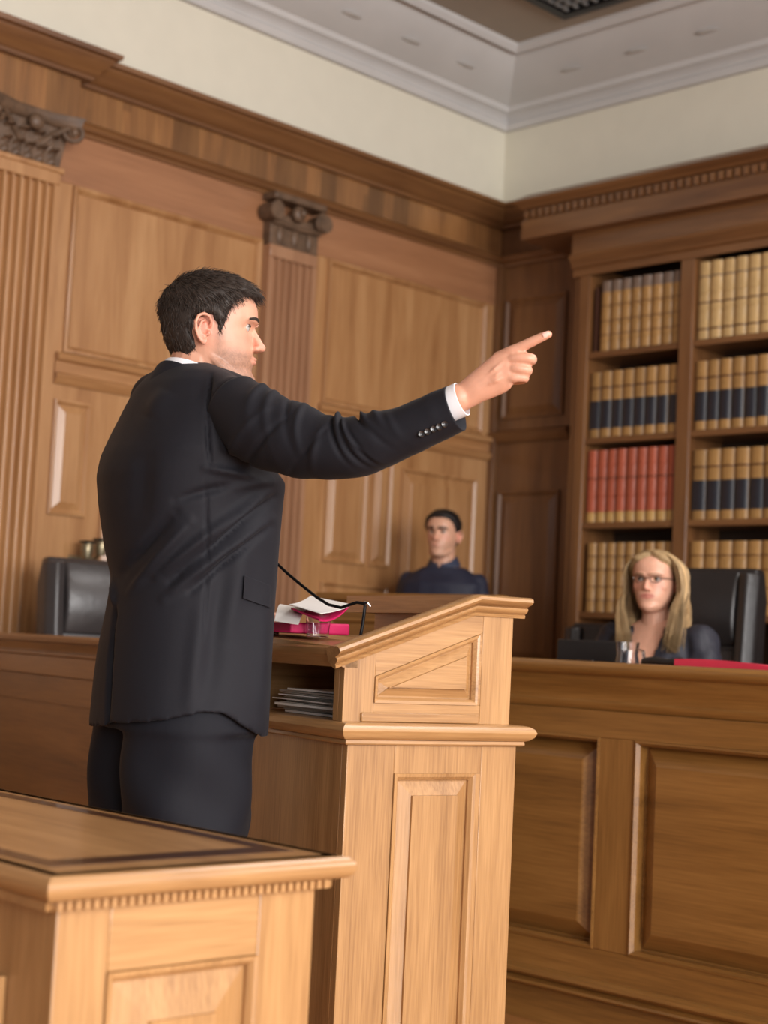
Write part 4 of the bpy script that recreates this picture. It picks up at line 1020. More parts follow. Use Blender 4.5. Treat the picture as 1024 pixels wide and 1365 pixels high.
# ================================================================= the pointing man
B0 = dep(262, 770, 3.34); MB0 = Vector((B0.x, B0.y, 0))
man = empty('person', MB0, 0, 'man in a charcoal suit pointing with an outstretched arm beside the lectern', 'person')
FD = 32.
ff = hd(FD); rr_ = hd(FD-90)      # facing and his right-hand side (towards the camera)
def lat(x, y, d=3.34): return (dep(x, y, d)-MB0).dot(E1)
def zz(x, y, d=3.34): return dep(x, y, d).z
ca, sa = math.cos(math.radians(FD)), math.sin(math.radians(FD))
rows_ = []   # (z, w, d, centre along E1)
for y, L_, R_, w_ in ((640, 129, 378, .225), (680, 133, 374, .21), (740, 143, 369, .195), (775, 150, 367, .19), (800, 146.5, 365, .19), (860, 136, 362, .20), (920, 128, 359, .21), (972, 122.5, 357, .218)):
    a, c = lat(L_, y), lat(R_, y); half = (c-a)/2; d_ = math.sqrt(max(half**2-(w_*sa)**2, .003))/ca
    rows_.append((zz(250, y), w_, d_, (a+c)/2))
up_ = []
for y, L_, w_, d_ in ((486, 214, .062, .060), (494, 203, .10, .078), (504, 190, .140, .094), (518, 176, .172, .108), (545, 160, .203, .125), (580, 143.5, .223, .142), (612, 131, .230, .152)):
    a = lat(L_, y); half = math.sqrt((d_*ca)**2+(w_*sa)**2); up_.append((zz(250, y), w_, d_, a+half))
prof_ = up_+rows_
def torso_rings(off=0, n=56, prof=prof_, tmin=None):
    rings = []
    for z, w_, d_, c_ in prof:
        r = []
        ctr = MB0+ff*(c_/ca)+Vector((0, 0, z))
        for k in range(n):
            a = 2*PI*k/n; s, c = math.sin(a), math.cos(a); e = .9
            r.append(ctr+ff*((d_+off)*math.copysign(abs(c)**e, c))+rr_*((w_+off)*math.copysign(abs(s)**e, s)))
        rings.append(r)
    return rings
mb = MB()
jr = torso_rings()
# shape the hem: raised on the near side above the trousers, lower at front and at the vent
hem = jr[-1]; n = len(hem)
def hemz(x):   # x = lateral position across the view
    return np.interp(x, [lat(123, 970), lat(148, 970), lat(152, 968), lat(240, 955), lat(292, 942), lat(315, 944), lat(357, 973)], [zz(250, v_) for v_ in (973, 973, 967, 955, 943, 945, 974)])
hem2 = []
for p in hem:
    x = (p-MB0).dot(E1); near = (p-MB0).dot(E2) < .05
    hem2.append(Vector((p.x, p.y, hemz(x) if near else p.z)))
jr[-1] = hem2
# densify in z
dense = []
for i in range(len(jr)-1):
    m_ = max(1, int((jr[i][0]-jr[i+1][0]).length/.012))
    for k in range(m_):
        t = k/m_; dense.append([a.lerp(b_, t) for a, b_ in zip(jr[i], jr[i+1])])
dense.append(jr[-1])
ctr = sum(dense[-1], Vector())/n
dense.append([p.lerp(ctr, .06)+Vector((0, 0, .004)) for p in dense[-1]]); dense.append([p.lerp(ctr, .08)+Vector((0, 0, .05)) for p in dense[-1]])
mb.sweep(dense)
# shoulders
shR = dep(312, 541, 3.19); shL = dep(207, 552, 3.49)
limb(mb, [dep(262, 510, 3.33), dep(296, 528, 3.22), shR], [.05, .050, .062], 16)
limb(mb, [dep(240, 512, 3.38), dep(205, 530, 3.46), shL], [.045, .05, .052], 16)
jk = remesh(mb, 'jacket', .006, suit, smooth=10)
# ---- folds, placed in the side view of the body: (lateral, z) in metres from the jacket's own axis
def sv(x, y): return (lat(x, y, 3.22), zz(x, y, 3.22))
folds = [  # (x0,y0,x1,y1, width, amplitude)
 ((368, 648), (215, 770), .011, .006), ((366, 662), (232, 778), .008, -.007), ((370, 640), (300, 655), .010, .006), ((345, 668), (250, 765), .008, .006),
 ((362, 690), (225, 800), .012, .006), ((360, 700), (260, 790), .008, -.006), ((355, 640), (240, 672), .009, -.005), ((280, 630), (345, 640), .008, .005),
 ((240, 690), (165, 760), .014, -.007), ((260, 700), (175, 790), .012, .006), ((330, 720), (300, 860), .024, .004), ((305, 740), (285, 930), .024, -.005), ((275, 800), (262, 950), .02, .003),
 ((355, 800), (350, 960), .02, .004), ((283, 500), (281, 560), .004, -.005), ((281, 560), (287, 625), .004, -.005),
 ((281, 650), (281, 760), .0035, -.0025), ((281, 760), (278, 850), .0035, -.0025), ((149, 840), (146, 965), .005, -.010), ((152, 800), (149, 840), .006, -.004), ((140, 770), (152, 812), .008, .005),
 ((225, 520), (200, 560), .03, .004), ((200, 600), (190, 700), .03, -.004)]
def apply_folds(o, folds, svf, near_only=True):
    me = o.data; p = co(me); nn_ = nrm(me); L2 = np.stack([(p-np.array(MB0))@np.array(E1), p[:, 2]], 1)
    near = np.clip(-(nn_@np.array(E2))*1.6+.25, 0, 1); d = np.zeros(len(p))
    for a, b_, w_, A in folds:
        A_ = svf(*a); B_ = svf(*b_); dist, t = seg_dist(L2, A_, B_); env = np.sin(np.clip(t, .04, .96)*PI)**.6
        d += A*np.exp(-(dist/(w_*.85))**2)*env*2.3
    w_ = np.array([mnoise.noise(Vector(q)*9)*.002+mnoise.noise(Vector((q[0]*14, q[1]*14, q[2]*5)))*.0015 for q in p])
    setco(me, p+nn_*(d*near+w_)[:, None])
apply_folds(jk, folds, sv)
own(jk, man); jk.matrix_parent_inverse = Matrix.Identity(4)
# ---- right sleeve: tube with bunched folds
slp = [(shR+Vector((0, 0, .0)), .067), (dep(347, 569, 3.13), .077), (dep(392, 586, 3.08), .0725), (dep(432, 596, 3.04), .062), (dep(470, 596.5, 3.01), .0585), (dep(505, 587, 2.985), .0545), (dep(545, 573, 2.96), .048), (dep(580, 556.5, 2.94), .0460), (dep(607, 544.5, 2.925), .0445)]
pth, rad = smoothpath([a for a, _ in slp], [b_ for _, b_ in slp], 20)
b = MB(); nS = 72; rings = []
ax0 = None
sl_folds = [ # (t centre, angle centre, slope dt/dang, width t, ang width, amplitude)
 (.13, -.6, .05, .010, 1.1, .006), (.20, -.5, .06, .010, 1.0, -.007), (.17, .9, -.06, .012, .9, .006), (.24, .9, -.07, .010, .8, -.006),
 (.30, .7, -.05, .012, .8, .006), (.10, 1.1, -.06, .014, .8, .006), (.36, -.4, .08, .010, .9, -.004),
 (.435, 1.3, -.05, .012, .8, .008), (.46, .5, -.05, .010, .9, -.010), (.49, .6, -.06, .010, .9, .009), (.52, .1, -.05, .011, .9, -.010), (.545, .2, -.07, .010, .9, .008), (.57, 1.2, -.06, .012, .8, -.010), (.60, 1.0, -.05, .013, .8, .009),
 (.575, -.2, -.05, .012, .7, -.007), (.63, .4, -.06, .012, .7, -.006), (.66, .9, -.05, .014, .7, .005), (.40, -.1, .02, .014, .7, .005), (.72, .3, -.03, .015, .6, .003)]
N_ = len(pth)
for i, p in enumerate(pth):
    t_ = (pth[min(i+1, N_-1)]-pth[max(i-1, 0)]).normalized(); u_ = Vector((0, 0, 1)); c_ = (-FWD)
    u_ = (u_-t_*u_.dot(t_)).normalized(); v_ = t_.cross(u_); v_ = v_ if v_.dot(c_) > 0 else -v_
    r = []; s = i/(N_-1)
    for k in range(nS):
        a = 2*PI*k/nS-PI   # 0 = towards the camera, +pi/2 = up
        dlt = 0
        for tc, ac, sl, wt_, wa, A in sl_folds:
            da = (a-ac+PI) % (2*PI)-PI
            dlt += 1.35*A*math.exp(-((s-tc-sl*da)/wt_)**2-(da/wa)**2)
        dlt += mnoise.noise(Vector((s*14, math.cos(a)*1.3, math.sin(a)*1.3)))*.003*(1-s*.6)
        R0 = rad[i]+dlt*.85
        r.append(p+v_*(math.cos(a)*R0*.92)+u_*(math.sin(a)*R0))
    rings.append(r)
lastc = pth[-1]; t_ = (pth[-1]-pth[-2]).normalized()
rings.append([q.lerp(lastc, .05)+t_*.001 for q in rings[-1]]); rings.append([q.lerp(lastc, .10)-t_*.02 for q in rings[-2]])
sl = b.sweep(rings).build('sleeve', suit, smooth=False); sl.data.shade_smooth(); own(sl, man); sl.parent = jk
# shirt cuff
b = MB(); cr = []
for dz_, k_ in ((-.012, .72), (.004, .73), (.015, .73), (.0155, .69), (-.012, .68)):
    cc0 = dep(610, 534.5, 2.925)-t_*.006; cr.append([cc0+t_*dz_+(q-lastc)*k_*1.0 for q in rings[N_-1]])
own(b.sweep(cr).build('shirt_cuff', shirt_m, smooth=True), man)
# left sleeve, hidden in front of him, hand resting on the lectern
b = MB(); hl = LW((-.0, .53, 1.10))
elL = Vector((hl.x, hl.y, 1.20))*.42+Vector((shL.x, shL.y, 1.18))*.58-rr_*.02
limb(b, [shL, elL, hl+Vector((0, 0, .012))-ff*.06], [.054, .052, .040], 20)
ls = b.build('sleeve', suit, smooth=False); ls.data.shade_smooth(); own(ls, man); ls.parent = jk
# ---- body: head, neck, torso core, arms, hands, legs in one surface
HO = dep(281, 446, 3.35)
Mh = frame(HO, hd(6), Vector((0, 0, 1))-E1*.02)
bd = MB(); add_head(bd, Mh, smile=.0015); lids_mb(bd, Mh, .0045)
nk = Mh @ Vector((0, -.022, -.06)); nb = Vector((MB0.x, MB0.y, 0))+ff*(up_[0][3]/ca)+Vector((0, 0, up_[1][0]-.03))
limb(bd, [Mh @ Vector((0, -.018, -.02)), nk, nk.lerp(nb, .6), nb], [.058, .059, .061, .07], 18)
limb(bd, [Mh @ Vector((.03, -.045, -.035)), nk.lerp(nb, .9)+rr_*.03], [.022, .03], 10)
bd.sweep(torso_rings(-.03, 28, [q for q in prof_ if q[0] < 1.56]))
limb(bd, [nb-Vector((0, 0, .02)), shR], [.05, .05]); limb(bd, [nb-Vector((0, 0, .02)), shL], [.05, .045])
wr = dep(611, 530.5, 2.925)
limb(bd, [shR, dep(350, 566, 3.13), dep(470, 594, 3.01), dep(545, 572, 2.96), dep(585, 551, 2.935), wr], [.05, .05, .04, .034, .028, .0265], 16)
# right hand: back of the hand to the camera, index finger extended
HDp = 2.90
def hp(x, y, dd=0.): return dep(x, y, HDp+dd)
bd.sweep([[c_+u2*(h_*math.cos(a))+FWD*(t2*math.sin(a)) for a in [2*PI*q/18 for q in range(18)]] for c_, u2, h_, t2 in
   [(hp(x, y, dd), UPV*math.cos(an)-RGT*math.sin(an), h_, t2) for x, y, dd, h_, t2, an in
    ((602, 538, .03, .0240, .018, .52), (618, 529, .022, .0250, .018, .55), (634, 518, .015, .028, .019, .55), (650, 508, .010, .0325, .019, .45), (664, 499, .005, .0365, .019, .30), (676, 493, .0, .036, .017, .15), (684, 490, -.002, .029, .013, .05))]])
def digit(pts, r):
    bd.tube(*[x_ for x_ in (lambda P_: (P_[0], P_[1], 12))(smoothpath([hp(*q) for q in pts], r, 5))])
    for q, r_ in zip(pts, r): bd.ball(hp(*q), r_, 8)
digit([(664, 476, .008), (681, 469, -.004), (694, 463, -.010), (707, 456.5, -.016), (722, 449.5, -.022), (731, 445.8, -.026)], [.0105, .0112, .0102, .0095, .0085, .0072])
digit([(668, 484, .004), (685, 478.5, -.010), (698, 477.5, -.016), (708.5, 478.5, -.014), (706, 482, .006), (694, 484, .022), (684, 485, .024)], [.010, .0110, .0102, .0100, .0095, .009, .008])
digit([(668, 494, .004), (685, 491, -.010), (695, 492, -.014), (703, 493.3, -.010), (701, 496, .008), (690, 497, .022), (682, 497, .024)], [.010, .0108, .0098, .0096, .009, .0085, .0078])
digit([(666, 505, .004), (682, 503.5, -.008), (692, 503.5, -.010), (699.5, 504, -.006), (697, 506.5, .010), (688, 508, .020), (681, 508, .022)], [.0095, .0100, .0086, .0082, .0078, .0072, .0068])
digit([(640, 505, .02), (656, 492, .036), (674, 483, .042), (688, 481, .036)], [.013, .012, .0105, .009])
for x0_, y0_, x1_, y1_ in ((640, 508, 679, 476), (642, 512, 681, 488), (642, 516, 680, 499)):     # tendons on the back of the hand
    bd.tube([hp(x0_, y0_, .000), hp((x0_+x1_)/2, (y0_+y1_)/2, -.0125), hp(x1_, y1_, -.0105)], [.003, .0036, .004], 6)
# left arm and hand on the lectern
limb(bd, [shL, elL, hl+Vector((0, 0, .012))], [.042, .038, .026], 14)
Ml = frame(hl+Vector((0, 0, .012)), ff, Vector((0, 0, 1)))
add_hand(bd, Ml, side=1, curl=(.12, .12, .14, .16), thumb=(.6, .1), k=.85)
# legs and feet
hipR = dep(255, 940, 3.29); hipL = dep(190, 940, 3.42)
footR = dep(252, 1100, 3.27); footL = dep(182, 1100, 3.44); footR.z = footL.z = 0; footR -= ff*.075; footL -= ff*.05
for hp_, ft in ((hipR, footR), (hipL, footL)):
    kn = hp_.lerp(ft+Vector((0, 0, .09)), .5)
    limb(bd, [hp_, kn, ft+Vector((0, 0, .09))], [.085, .058, .042], 14)
    limb(bd, [ft+Vector((0, 0, .06)), ft+ff*.10+Vector((0, 0, .045)), ft+ff*.17+Vector((0, 0, .04))], [.04, .032, .026], 12)
body = remesh(bd, 'body', .0024, SKIN, smooth=3)
carve_eyes(body, Mh)
skin_colors(body, Mh, stubble=.6, base=(208, 154, 128))
own(body, man); body.matrix_parent_inverse = Matrix.Identity(4)
eyes(Mh, man, look=(-.25, .02)); lash_m = plain('dark_lashes', lin((30,22,18)), .6); lashes(Mh, man, lash_m, .0045)
nail = plain('fingernail', lin((236,190,176)), .25, coat=.3)
bn = MB(); A_, B_ = hp(724, 447.5, -.0325), hp(732.5, 443.6, -.0335)
dN = (B_-A_).normalized(); sN = dN.cross(-FWD).normalized()
bn.sweep([[p_+sN*(w_*c1)+(-FWD)*(h_) for c1, h_ in ((-1, -.0022), (-.5, -.0002), (0, .0005), (.5, -.0002), (1, -.0022), (0, -.004))] for p_, w_ in ((A_, .0042), (A_.lerp(B_, .4), .0052), (A_.lerp(B_, .8), .0048), (B_, .0028))])
own(bn.build('fingernail', nail, smooth=True), man)
# hair
def man_mask(x, y, z):
    ax_ = abs(x)
    m = 1.
    # face side boundary: hairline in y as a function of z
    yl = np.interp(z, [-.075, -.055, -.03, -.012, .0, .02, .04, .06, .075, .085, .115], [-.045, -.035, -.024, .018, .026, .031, .037, .045, .062, .10, .14])
    m = np.clip((yl-y)/.010+.3, 0, 1)
    # around the ear
    if z < .030: m *= np.clip((((y+.012)/.024)**2+((z+.004)/.034)**2-1)*2.2, 0, 1) if ax_ > .045 else 1
    m *= np.clip((z+.066)/.014, 0, 1)
    if z < -.01 and y > -.03 and y < .0: m = min(m, np.clip((-.034-y)/.006, 0, 1))
    return float(m)
def man_thick(x, y, z):
    m = man_mask(x, y, z)
    t = np.interp(z, [-.06, -.02, .03, .07, .115], [.009, .013, .014, .019, .024])
    if y > .05: t *= 1.1
    return -.006+m*(t+.006)
HC = np.array(lin((58,47,40))[:3])
hr = hair_shell('hair', Mh, man, lambda x, y, z: man_thick(x, y, z)-.004*man_mask(x, y, z), HC*.6, noise_amp=.003, nscale=120)
def skull_pt(rnd):
    z = rnd.uniform(-.075, .113); a = rnd.uniform(0, 2*PI); f, b_, w = skull(z); c, s = math.cos(a), math.sin(a)
    return w*math.copysign(abs(s)**.92, s), (f if c > 0 else b_)*math.copysign(abs(c)**(.86 if c > 0 else 1), c), z
rnd = random.Random(11); paths = []; cols_ = []
crown = Vector((0, -.05, .10))
while len(paths) < 9000:
    x, y, z = skull_pt(rnd)
    if rnd.random() > .35+.65*(z > .04): continue
    m = man_mask(x, y, z)
    if m < .35 or rnd.random() > m: continue
    p = Vector((x, y, z)); n_ = Vector((x/.075**2, y/.096**2, (z-.02)/.1**2)).normalized()
    fl = (p-crown); fl = fl+Vector((0, .05 if z > .05 else .0, -.06 if z < .06 else -.01)); fl = (fl-n_*fl.dot(n_)).normalized()
    fl = (fl+Vector((rnd.gauss(0, .22), rnd.gauss(0, .22), rnd.gauss(0, .15)))).normalized()
    t = man_thick(x, y, z)*.86; Ln = rnd.uniform(.014, .028)*(1.0 if z > .05 else .62)
    q0 = p+n_*(t-.003); lift = rnd.uniform(.1, .45)*(1.15 if z > .075 else .75)
    pts = [Mh @ (q0+fl*Ln*s_+n_*(Ln*lift*s_-Ln*.36*s_*s_)) for s_ in (0, .35, .7, 1.)]
    g = rnd.uniform(.6, 1.5)
    gray = .25 if (.0 < z < .06 and y > -.03 and rnd.random() < .22) else (.06 if rnd.random() < .03 else 0)
    paths.append(pts); cols_.append(HC*g+gray*np.array([.45, .42, .38]))
ribbons(paths, 'hair_strands', HAIR, man, cols_, w=.0008)
# stubble is colour; brows are hair
eyebrows(Mh, man, plain('brow_hair', lin((48,38,30)), .6), body=body)
# shirt collar and jacket collar around the neck, leaning with it
def collar(name, mat, r0, r1, zlo, zhi, thick_, gap, fold=True, cz=0., par=man, N0=nb, N1=nk, front=ff, side=rr_, dip=.03, lean=.0):
    b = MB(); axn = (N1-N0).normalized(); rings = []
    for i in range(41):
        a = -PI+gap+(2*PI-2*gap)*i/40   # 0 = back of the neck
        dr = -front*math.cos(a)+side*math.sin(a)
        dp = dip*(1-math.cos(a))*.5
        base = N0+axn*cz
        g = []
        for r_, z_ in ((r0, zlo), (r1, zhi), (r1+thick_, zhi+.002), (r1+thick_*2.2, zhi-.004), (r0+thick_*3.4, zlo-.012), (r0+thick_*1.5, zlo-.012)):
            g.append(base+dr*(r_)+axn*(z_-dp))
        rings.append(g)
    return own(b.sweep(rings).build(name, mat, smooth=True), par)
cc_ = dep(258, 497, 3.345)
collar('shirt_collar', shirt_m, .072, .0675, .0, .052, .0025, .25, N0=Vector((nb.x, nb.y, nb.z)), dip=.045)
jc = collar('jacket_collar', suit, .083, .0745, -.006, .044, .0035, 1.1, dip=.075); 
# shirt front, tie and lapels on the chest
def chest(z, a, off):
    zs__ = [q[0] for q in prof_][::-1]; f_ = lambda i: float(np.interp(z, zs__, [q[i] for q in prof_][::-1]))
    e = .9; return MB0+ff*(f_(3)/ca)+Vector((0, 0, z))+ff*((f_(2)+off)*abs(math.cos(a))**e)+rr_*((f_(1)+off)*math.copysign(abs(math.sin(a))**e, math.sin(a)))
def strip(name, mat, a0f, a1f, z0, z1, off, th=.003, n=14, m=7):
    g = []
    for i in range(n):
        t = i/(n-1); z = z0+(z1-z0)*t; g.append([chest(z, a0f(t)+(a1f(t)-a0f(t))*j/(m-1), off) for j in range(m)])
    b = MB(); vs_ = [p_ for r_ in g for p_ in r_]; K = n*m; up2 = [p_+ff*th for p_ in vs_]; f = []
    for i in range(n-1):
        for j in range(m-1):
            q = (i*m+j, (i+1)*m+j, (i+1)*m+j+1, i*m+j+1); f.append(q); f.append(tuple(k_+K for k_ in q[::-1]))
    for i in range(n-1): f += [(i*m, (i+1)*m, (i+1)*m+K, i*m+K), (i*m+m-1, (i+1)*m+m-1, (i+1)*m+m-1+K, i*m+m-1+K)]
    for j in range(m-1): f += [(j, j+1, j+1+K, j+K), ((n-1)*m+j, (n-1)*m+j+1, (n-1)*m+j+1+K, (n-1)*m+j+K)]
    return own(b.add(vs_+up2, f).build(name, mat, smooth=True), man)
strip('shirt_front', shirt_m, lambda t: -.04-.42*t, lambda t: .04+.42*t, 1.385, 1.555, .004)
strip('tie', plain('dark_tie', lin((40,44,70)), .5), lambda t: -.05-.10*math.sin(t*2.2), lambda t: .05+.10*math.sin(t*2.2), 1.385, 1.55, .007)
for s_ in (-1, 1):
    l__ = strip('lapel', suit, lambda t, s_=s_: s_*(.03+.40*t), lambda t, s_=s_: s_*(.10+.40*t+.24*math.sin(min(t*1.25, 1)*PI*.8)), 1.38, 1.555, .008); l__.parent = jk
# pocket flap and buttons, fitted to the cloth surface
from mathutils.bvhtree import BVHTree
def bvh(o):
    mw = Matrix.Translation(man.location); me = o.data
    return BVHTree.FromPolygons([mw @ v_.co for v_ in me.vertices], [tuple(p_.vertices) for p_ in me.polygons])
bj, bs = bvh(jk), bvh(sl)
def on(bv, x, y, off=.002):
    d_ = ray(x, y).normalized(); h_ = bv.ray_cast(CAMP, d_)
    if h_[0] is None: return None
    return h_[0]+h_[1]*off if h_[1].dot(d_) < 0 else h_[0]-h_[1]*off
def flap(corners, nu=10, nv=8, th=.0035):
    (x00, y00), (x10, y10), (x11, y11), (x01, y01) = corners; g = []
    for i in range(nu):
        s = i/(nu-1); row = []
        for j in range(nv):
            t = j/(nv-1); x = x00*(1-s)*(1-t)+x10*s*(1-t)+x11*s*t+x01*(1-s)*t; y = y00*(1-s)*(1-t)+y10*s*(1-t)+y11*s*t+y01*(1-s)*t
            row.append(on(bj, x, y, .0015))
        g.append(row)
    return g
def patch(name, corners, th, mat, nu=12, nv=10):
    g = flap(corners, nu, nv)
    if not all(p_ is not None for r_ in g for p_ in r_): return None
    b = MB(); nu, nv = len(g), len(g[0]); vs_ = [p_ for r_ in g for p_ in r_]
    out = (-FWD).normalized(); up2 = [p_+out*th for p_ in vs_]; f = []
    for i in range(nu-1):
        for j in range(nv-1):
            q = (i*nv+j, (i+1)*nv+j, (i+1)*nv+j+1, i*nv+j+1); f.append(q); f.append(tuple(k_+nu*nv for k_ in q[::-1]))
    K = nu*nv
    for i in range(nu-1): f += [(i*nv, (i+1)*nv, (i+1)*nv+K, i*nv+K), (i*nv+nv-1, (i+1)*nv+nv-1, (i+1)*nv+nv-1+K, i*nv+nv-1+K)]
    for j in range(nv-1): f += [(j, j+1, j+1+K, j+K), ((nu-1)*nv+j, (nu-1)*nv+j+1, (nu-1)*nv+j+1+K, (nu-1)*nv+j+K)]
    q_ = own(b.add(vs_+up2, f).build(name, mat, smooth=True), man); q_.parent = jk; return q_
patch('pocket_flap', [(326, 767), (361, 781), (360, 810), (324, 797)], .006, suit)
patch('vent_flap', [(132, 838), (155, 826), (147, 968), (126, 969)], .007, suit)
for x, y in ((562, 578), (570, 575), (578, 571.5), (585.5, 568.5), (593, 565)):
    p_ = on(bs, x, y, .001)
    if p_:
        o_ = -FWD; b = MB(); a1 = RGT; a2 = UPV; rg = []
        for r_, h_ in ((.0062, -.002), (.0066, .0015), (.0058, .003), (.0040, .0022), (.001, .0020)):
            rg.append([p_+(a1*math.cos(2*PI*k/16)+a2*math.sin(2*PI*k/16))*r_+o_*h_ for k in range(16)])
        bt = own(b.sweep(rg).build('button', button_m, smooth=True), man); bt.parent = jk
# trousers
b = MB()
def leg(b, top, x_l, x_r, ft, wside):
    rings = []
    for y, (l_, r_), d_ in zip((930, 1000, 1060, 1110), zip(x_l, x_r), (top, top, top, top)):
        a = lat(l_, y, d_); c = lat(r_, y, d_); z = zz((l_+r_)/2, y, d_); rad_ = (c-a)/2
        ctr = MB0+E1*((a+c)/2)+E2*(d_-3.34)+Vector((0, 0, z)); rings.append((ctr, rad_))
    ctr, rad_ = rings[-1]
    kn = Vector((ctr.x, ctr.y, .48)); rings.append((kn.lerp(Vector((ft.x, ft.y, .48)), .5), rad_*.86)); rings.append((Vector((ft.x, ft.y, .03)), .105))
    out = []
    pp, rr2 = smoothpath([c_ for c_, _ in rings], [r_ for _, r_ in rings], 12)
    for i, (c_, r_) in enumerate(zip(pp, rr2)):
        ring = []
        for k in range(40):
            a = 2*PI*k/40; cr_ = .012*math.exp(-((a-0)/.16)**2)+.012*math.exp(-((a-2*PI)/.16)**2)
            fo_ = .004*math.sin(a*3+i*.25)+.003*math.sin(a*5-i*.13)
            ring.append(c_+ff*((r_+cr_+fo_)*math.cos(a))+rr_*((r_*.92+fo_)*math.sin(a)))
        out.append(ring)
    b.sweep(out)
leg(b, 3.27, (168, 166, 165, 165), (343, 341, 338, 334), footR, 1)
leg(b, 3.44, (126, 124, 122, 120), (246, 244, 242, 240), footL, -1)
b.sweep(torso_rings(-.016, 40, [q for q in prof_ if q[0] < .99]))
tr = remesh(b, 'trousers', .006, trouser_m, smooth=14); own(tr, man); tr.matrix_parent_inverse = Matrix.Identity(4)
shoe = plain('black_shoe', lin((18,16,16)), .25, coat=.4)
for ft in (footR, footL):
    b = MB(); rg = []
    for t, w_, h_ in ((-.07, .030, .06), (-.05, .040, .075), (0, .042, .08), (.06, .042, .065), (.12, .048, .05), (.18, .044, .042), (.225, .020, .03)):
        rg.append([ft+ff*t+rr_*(w_*math.cos(a))+Vector((0, 0, max(.001, h_*math.sin(a)))) for a in [PI*q/10 for q in range(11)]])
    own(b.sweep(rg).build('shoe', shoe, smooth=True), man)

# ================================================================= the woman
def arm_chain(mb, pts, rad, n=14): limb(mb, pts, rad, n)
WD = 5.45
wo_h = dep(873, 778, WD)
wo = empty('person', (wo_h.x, wo_h.y, 0), 0, 'seated woman with long blonde hair, glasses and dark jacket', 'person')
WF = hd(-128); WR = hd(-128-90)       # facing towards the camera and to the left; her right
Mw = frame(wo_h, hd(-118), Vector((0, 0, 1)), .90) @ Matrix.Diagonal((1.07, 1, 1, 1))
b = MB(); add_head(b, Mw, female=True, smile=.003); lids_mb(b, Mw, .0045)
wn = wo_h+Vector((0, 0, -.15))-WF*.02
limb(b, [Mw @ Vector((0, -.02, -.03)), Mw @ Vector((0, -.018, -.09)), wn], [.046, .046, .052], 16)
def wp(f, r, z): return Vector((wo_h.x, wo_h.y, 0))+WF*f+WR*r+Vector((0, 0, z))
zs_ = wo_h.z-.168
for f, z, w_, d_ in (): pass
def tors(mb, prof, n=36, F=WF, R=WR, O=None):
    O = O or Vector((wo_h.x, wo_h.y, 0)); rings = []
    for f, z, w_, d_ in prof: rings.append([O+F*(f+d_*math.copysign(abs(math.cos(a))**.9, math.cos(a)))+R*(w_*math.copysign(abs(math.sin(a))**.9, math.sin(a)))+Vector((0, 0, z)) for a in [2*PI*k/n for k in range(n)]])
    mb.sweep(rings)
tp_ = [(-.03, zs_+.05, .06, .05), (-.03, zs_+.02, .12, .07), (-.03, zs_-.02, .160, .085), (-.01, zs_-.10, .165, .10), (.0, zs_-.20, .15, .105), (-.01, zs_-.32, .125, .09), (-.03, zs_-.45, .16, .11), (-.04, zs_-.55, .17, .13)]
tors(b, [(f, z, w_-.008, d_-.008) for f, z, w_, d_ in tp_])
wsh = [wp(-.03, s*.165, zs_-.025) for s in (1, -1)]; wel = [wp(.02, s*.22, .94) for s in (1, -1)]; wwr = [wp(.22, s*.10, .945) for s in (1, -1)]
for a_, e_, h_ in zip(wsh, wel, wwr): limb(b, [a_, e_, h_], [.042, .034, .023], 12)
for s, h_ in zip((1, -1), wwr): add_hand(b, frame(h_, WF-WR*(.3*s), Vector((0, 0, 1))), side=-s, k=.82)
for s in (1, -1): limb(b, [wp(-.02, s*.09, .60), wp(.40, s*.10, .56), wp(.42, s*.10, .10)], [.08, .058, .038], 12); limb(b, [wp(.42, s*.10, .06), wp(.54, s*.10, .035)], [.034, .025], 10)
wb_ = remesh(b, 'body', .0026, SKIN, smooth=3); carve_eyes(wb_, Mw, True); skin_colors(wb_, Mw, True, base=(216, 164, 138)); own(wb_, wo); wb_.matrix_parent_inverse = Matrix.Identity(4)
eyes(Mw, wo, look=(.15, 0)); lashes(Mw, wo, lash_m, .0045); eyebrows(Mw, wo, plain('blonde_brow', lin((140,108,74)), .6), .6, body=wb_)
navy_c = plain('dark_navy_cloth', lin((34,35,46)), .6, noise=.06, nscale=40, bump=.2, bscale=200)
b = MB(); tors(b, [(f, z, w_+.010, d_+.010) for f, z, w_, d_ in tp_ if z < zs_+.04])
for a_, e_ in zip(wsh, wel): limb(b, [a_, a_.lerp(e_, .4), a_.lerp(e_, .75)], [.062, .064, .052], 14)
wj = remesh(b, 'jacket', .006, navy_c, smooth=5)
me = wj.data; p = co(me); nn_ = nrm(me)
d = np.array([mnoise.noise(Vector((q[0]*22, q[1]*22, q[2]*30)))*.006 for q in p])
rel = p-np.array(wo_h); fw = rel@np.array(WF); rt_ = rel@np.array(WR)
V_ = (np.abs(rt_) < .062*np.clip((rel[:, 2]+.46)/.28, 0, 1.0)) & (fw > -.0) & (rel[:, 2] > -.46)   # V neck opening
d = np.where(V_, -.024, d); setco(me, p+nn_*d[:, None]); own(wj, wo); wj.matrix_parent_inverse = Matrix.Identity(4)
for a_, e_ in zip(wsh, wel):
    b = MB(); limb(b, [a_.lerp(e_, .55), e_, e_.lerp(wwr[0] if a_ is wsh[0] else wwr[1], .9)], [.048, .043, .032], 14, ends=False); s_ = b.build('sleeve', navy_c, smooth=False); s_.data.shade_smooth(); own(s_, wo)
b = MB(); tors(b, [(-.04, .50, .17, .14), (-.04, .60, .18, .15), (-.04, .70, .16, .12)])
for s in (1, -1): limb(b, [wp(-.02, s*.09, .60), wp(.40, s*.10, .56), wp(.42, s*.10, .12)], [.095, .075, .055], 12)
sk = remesh(b, 'trousers', .01, trouser_m, smooth=2); own(sk, wo); sk.matrix_parent_inverse = Matrix.Identity(4)
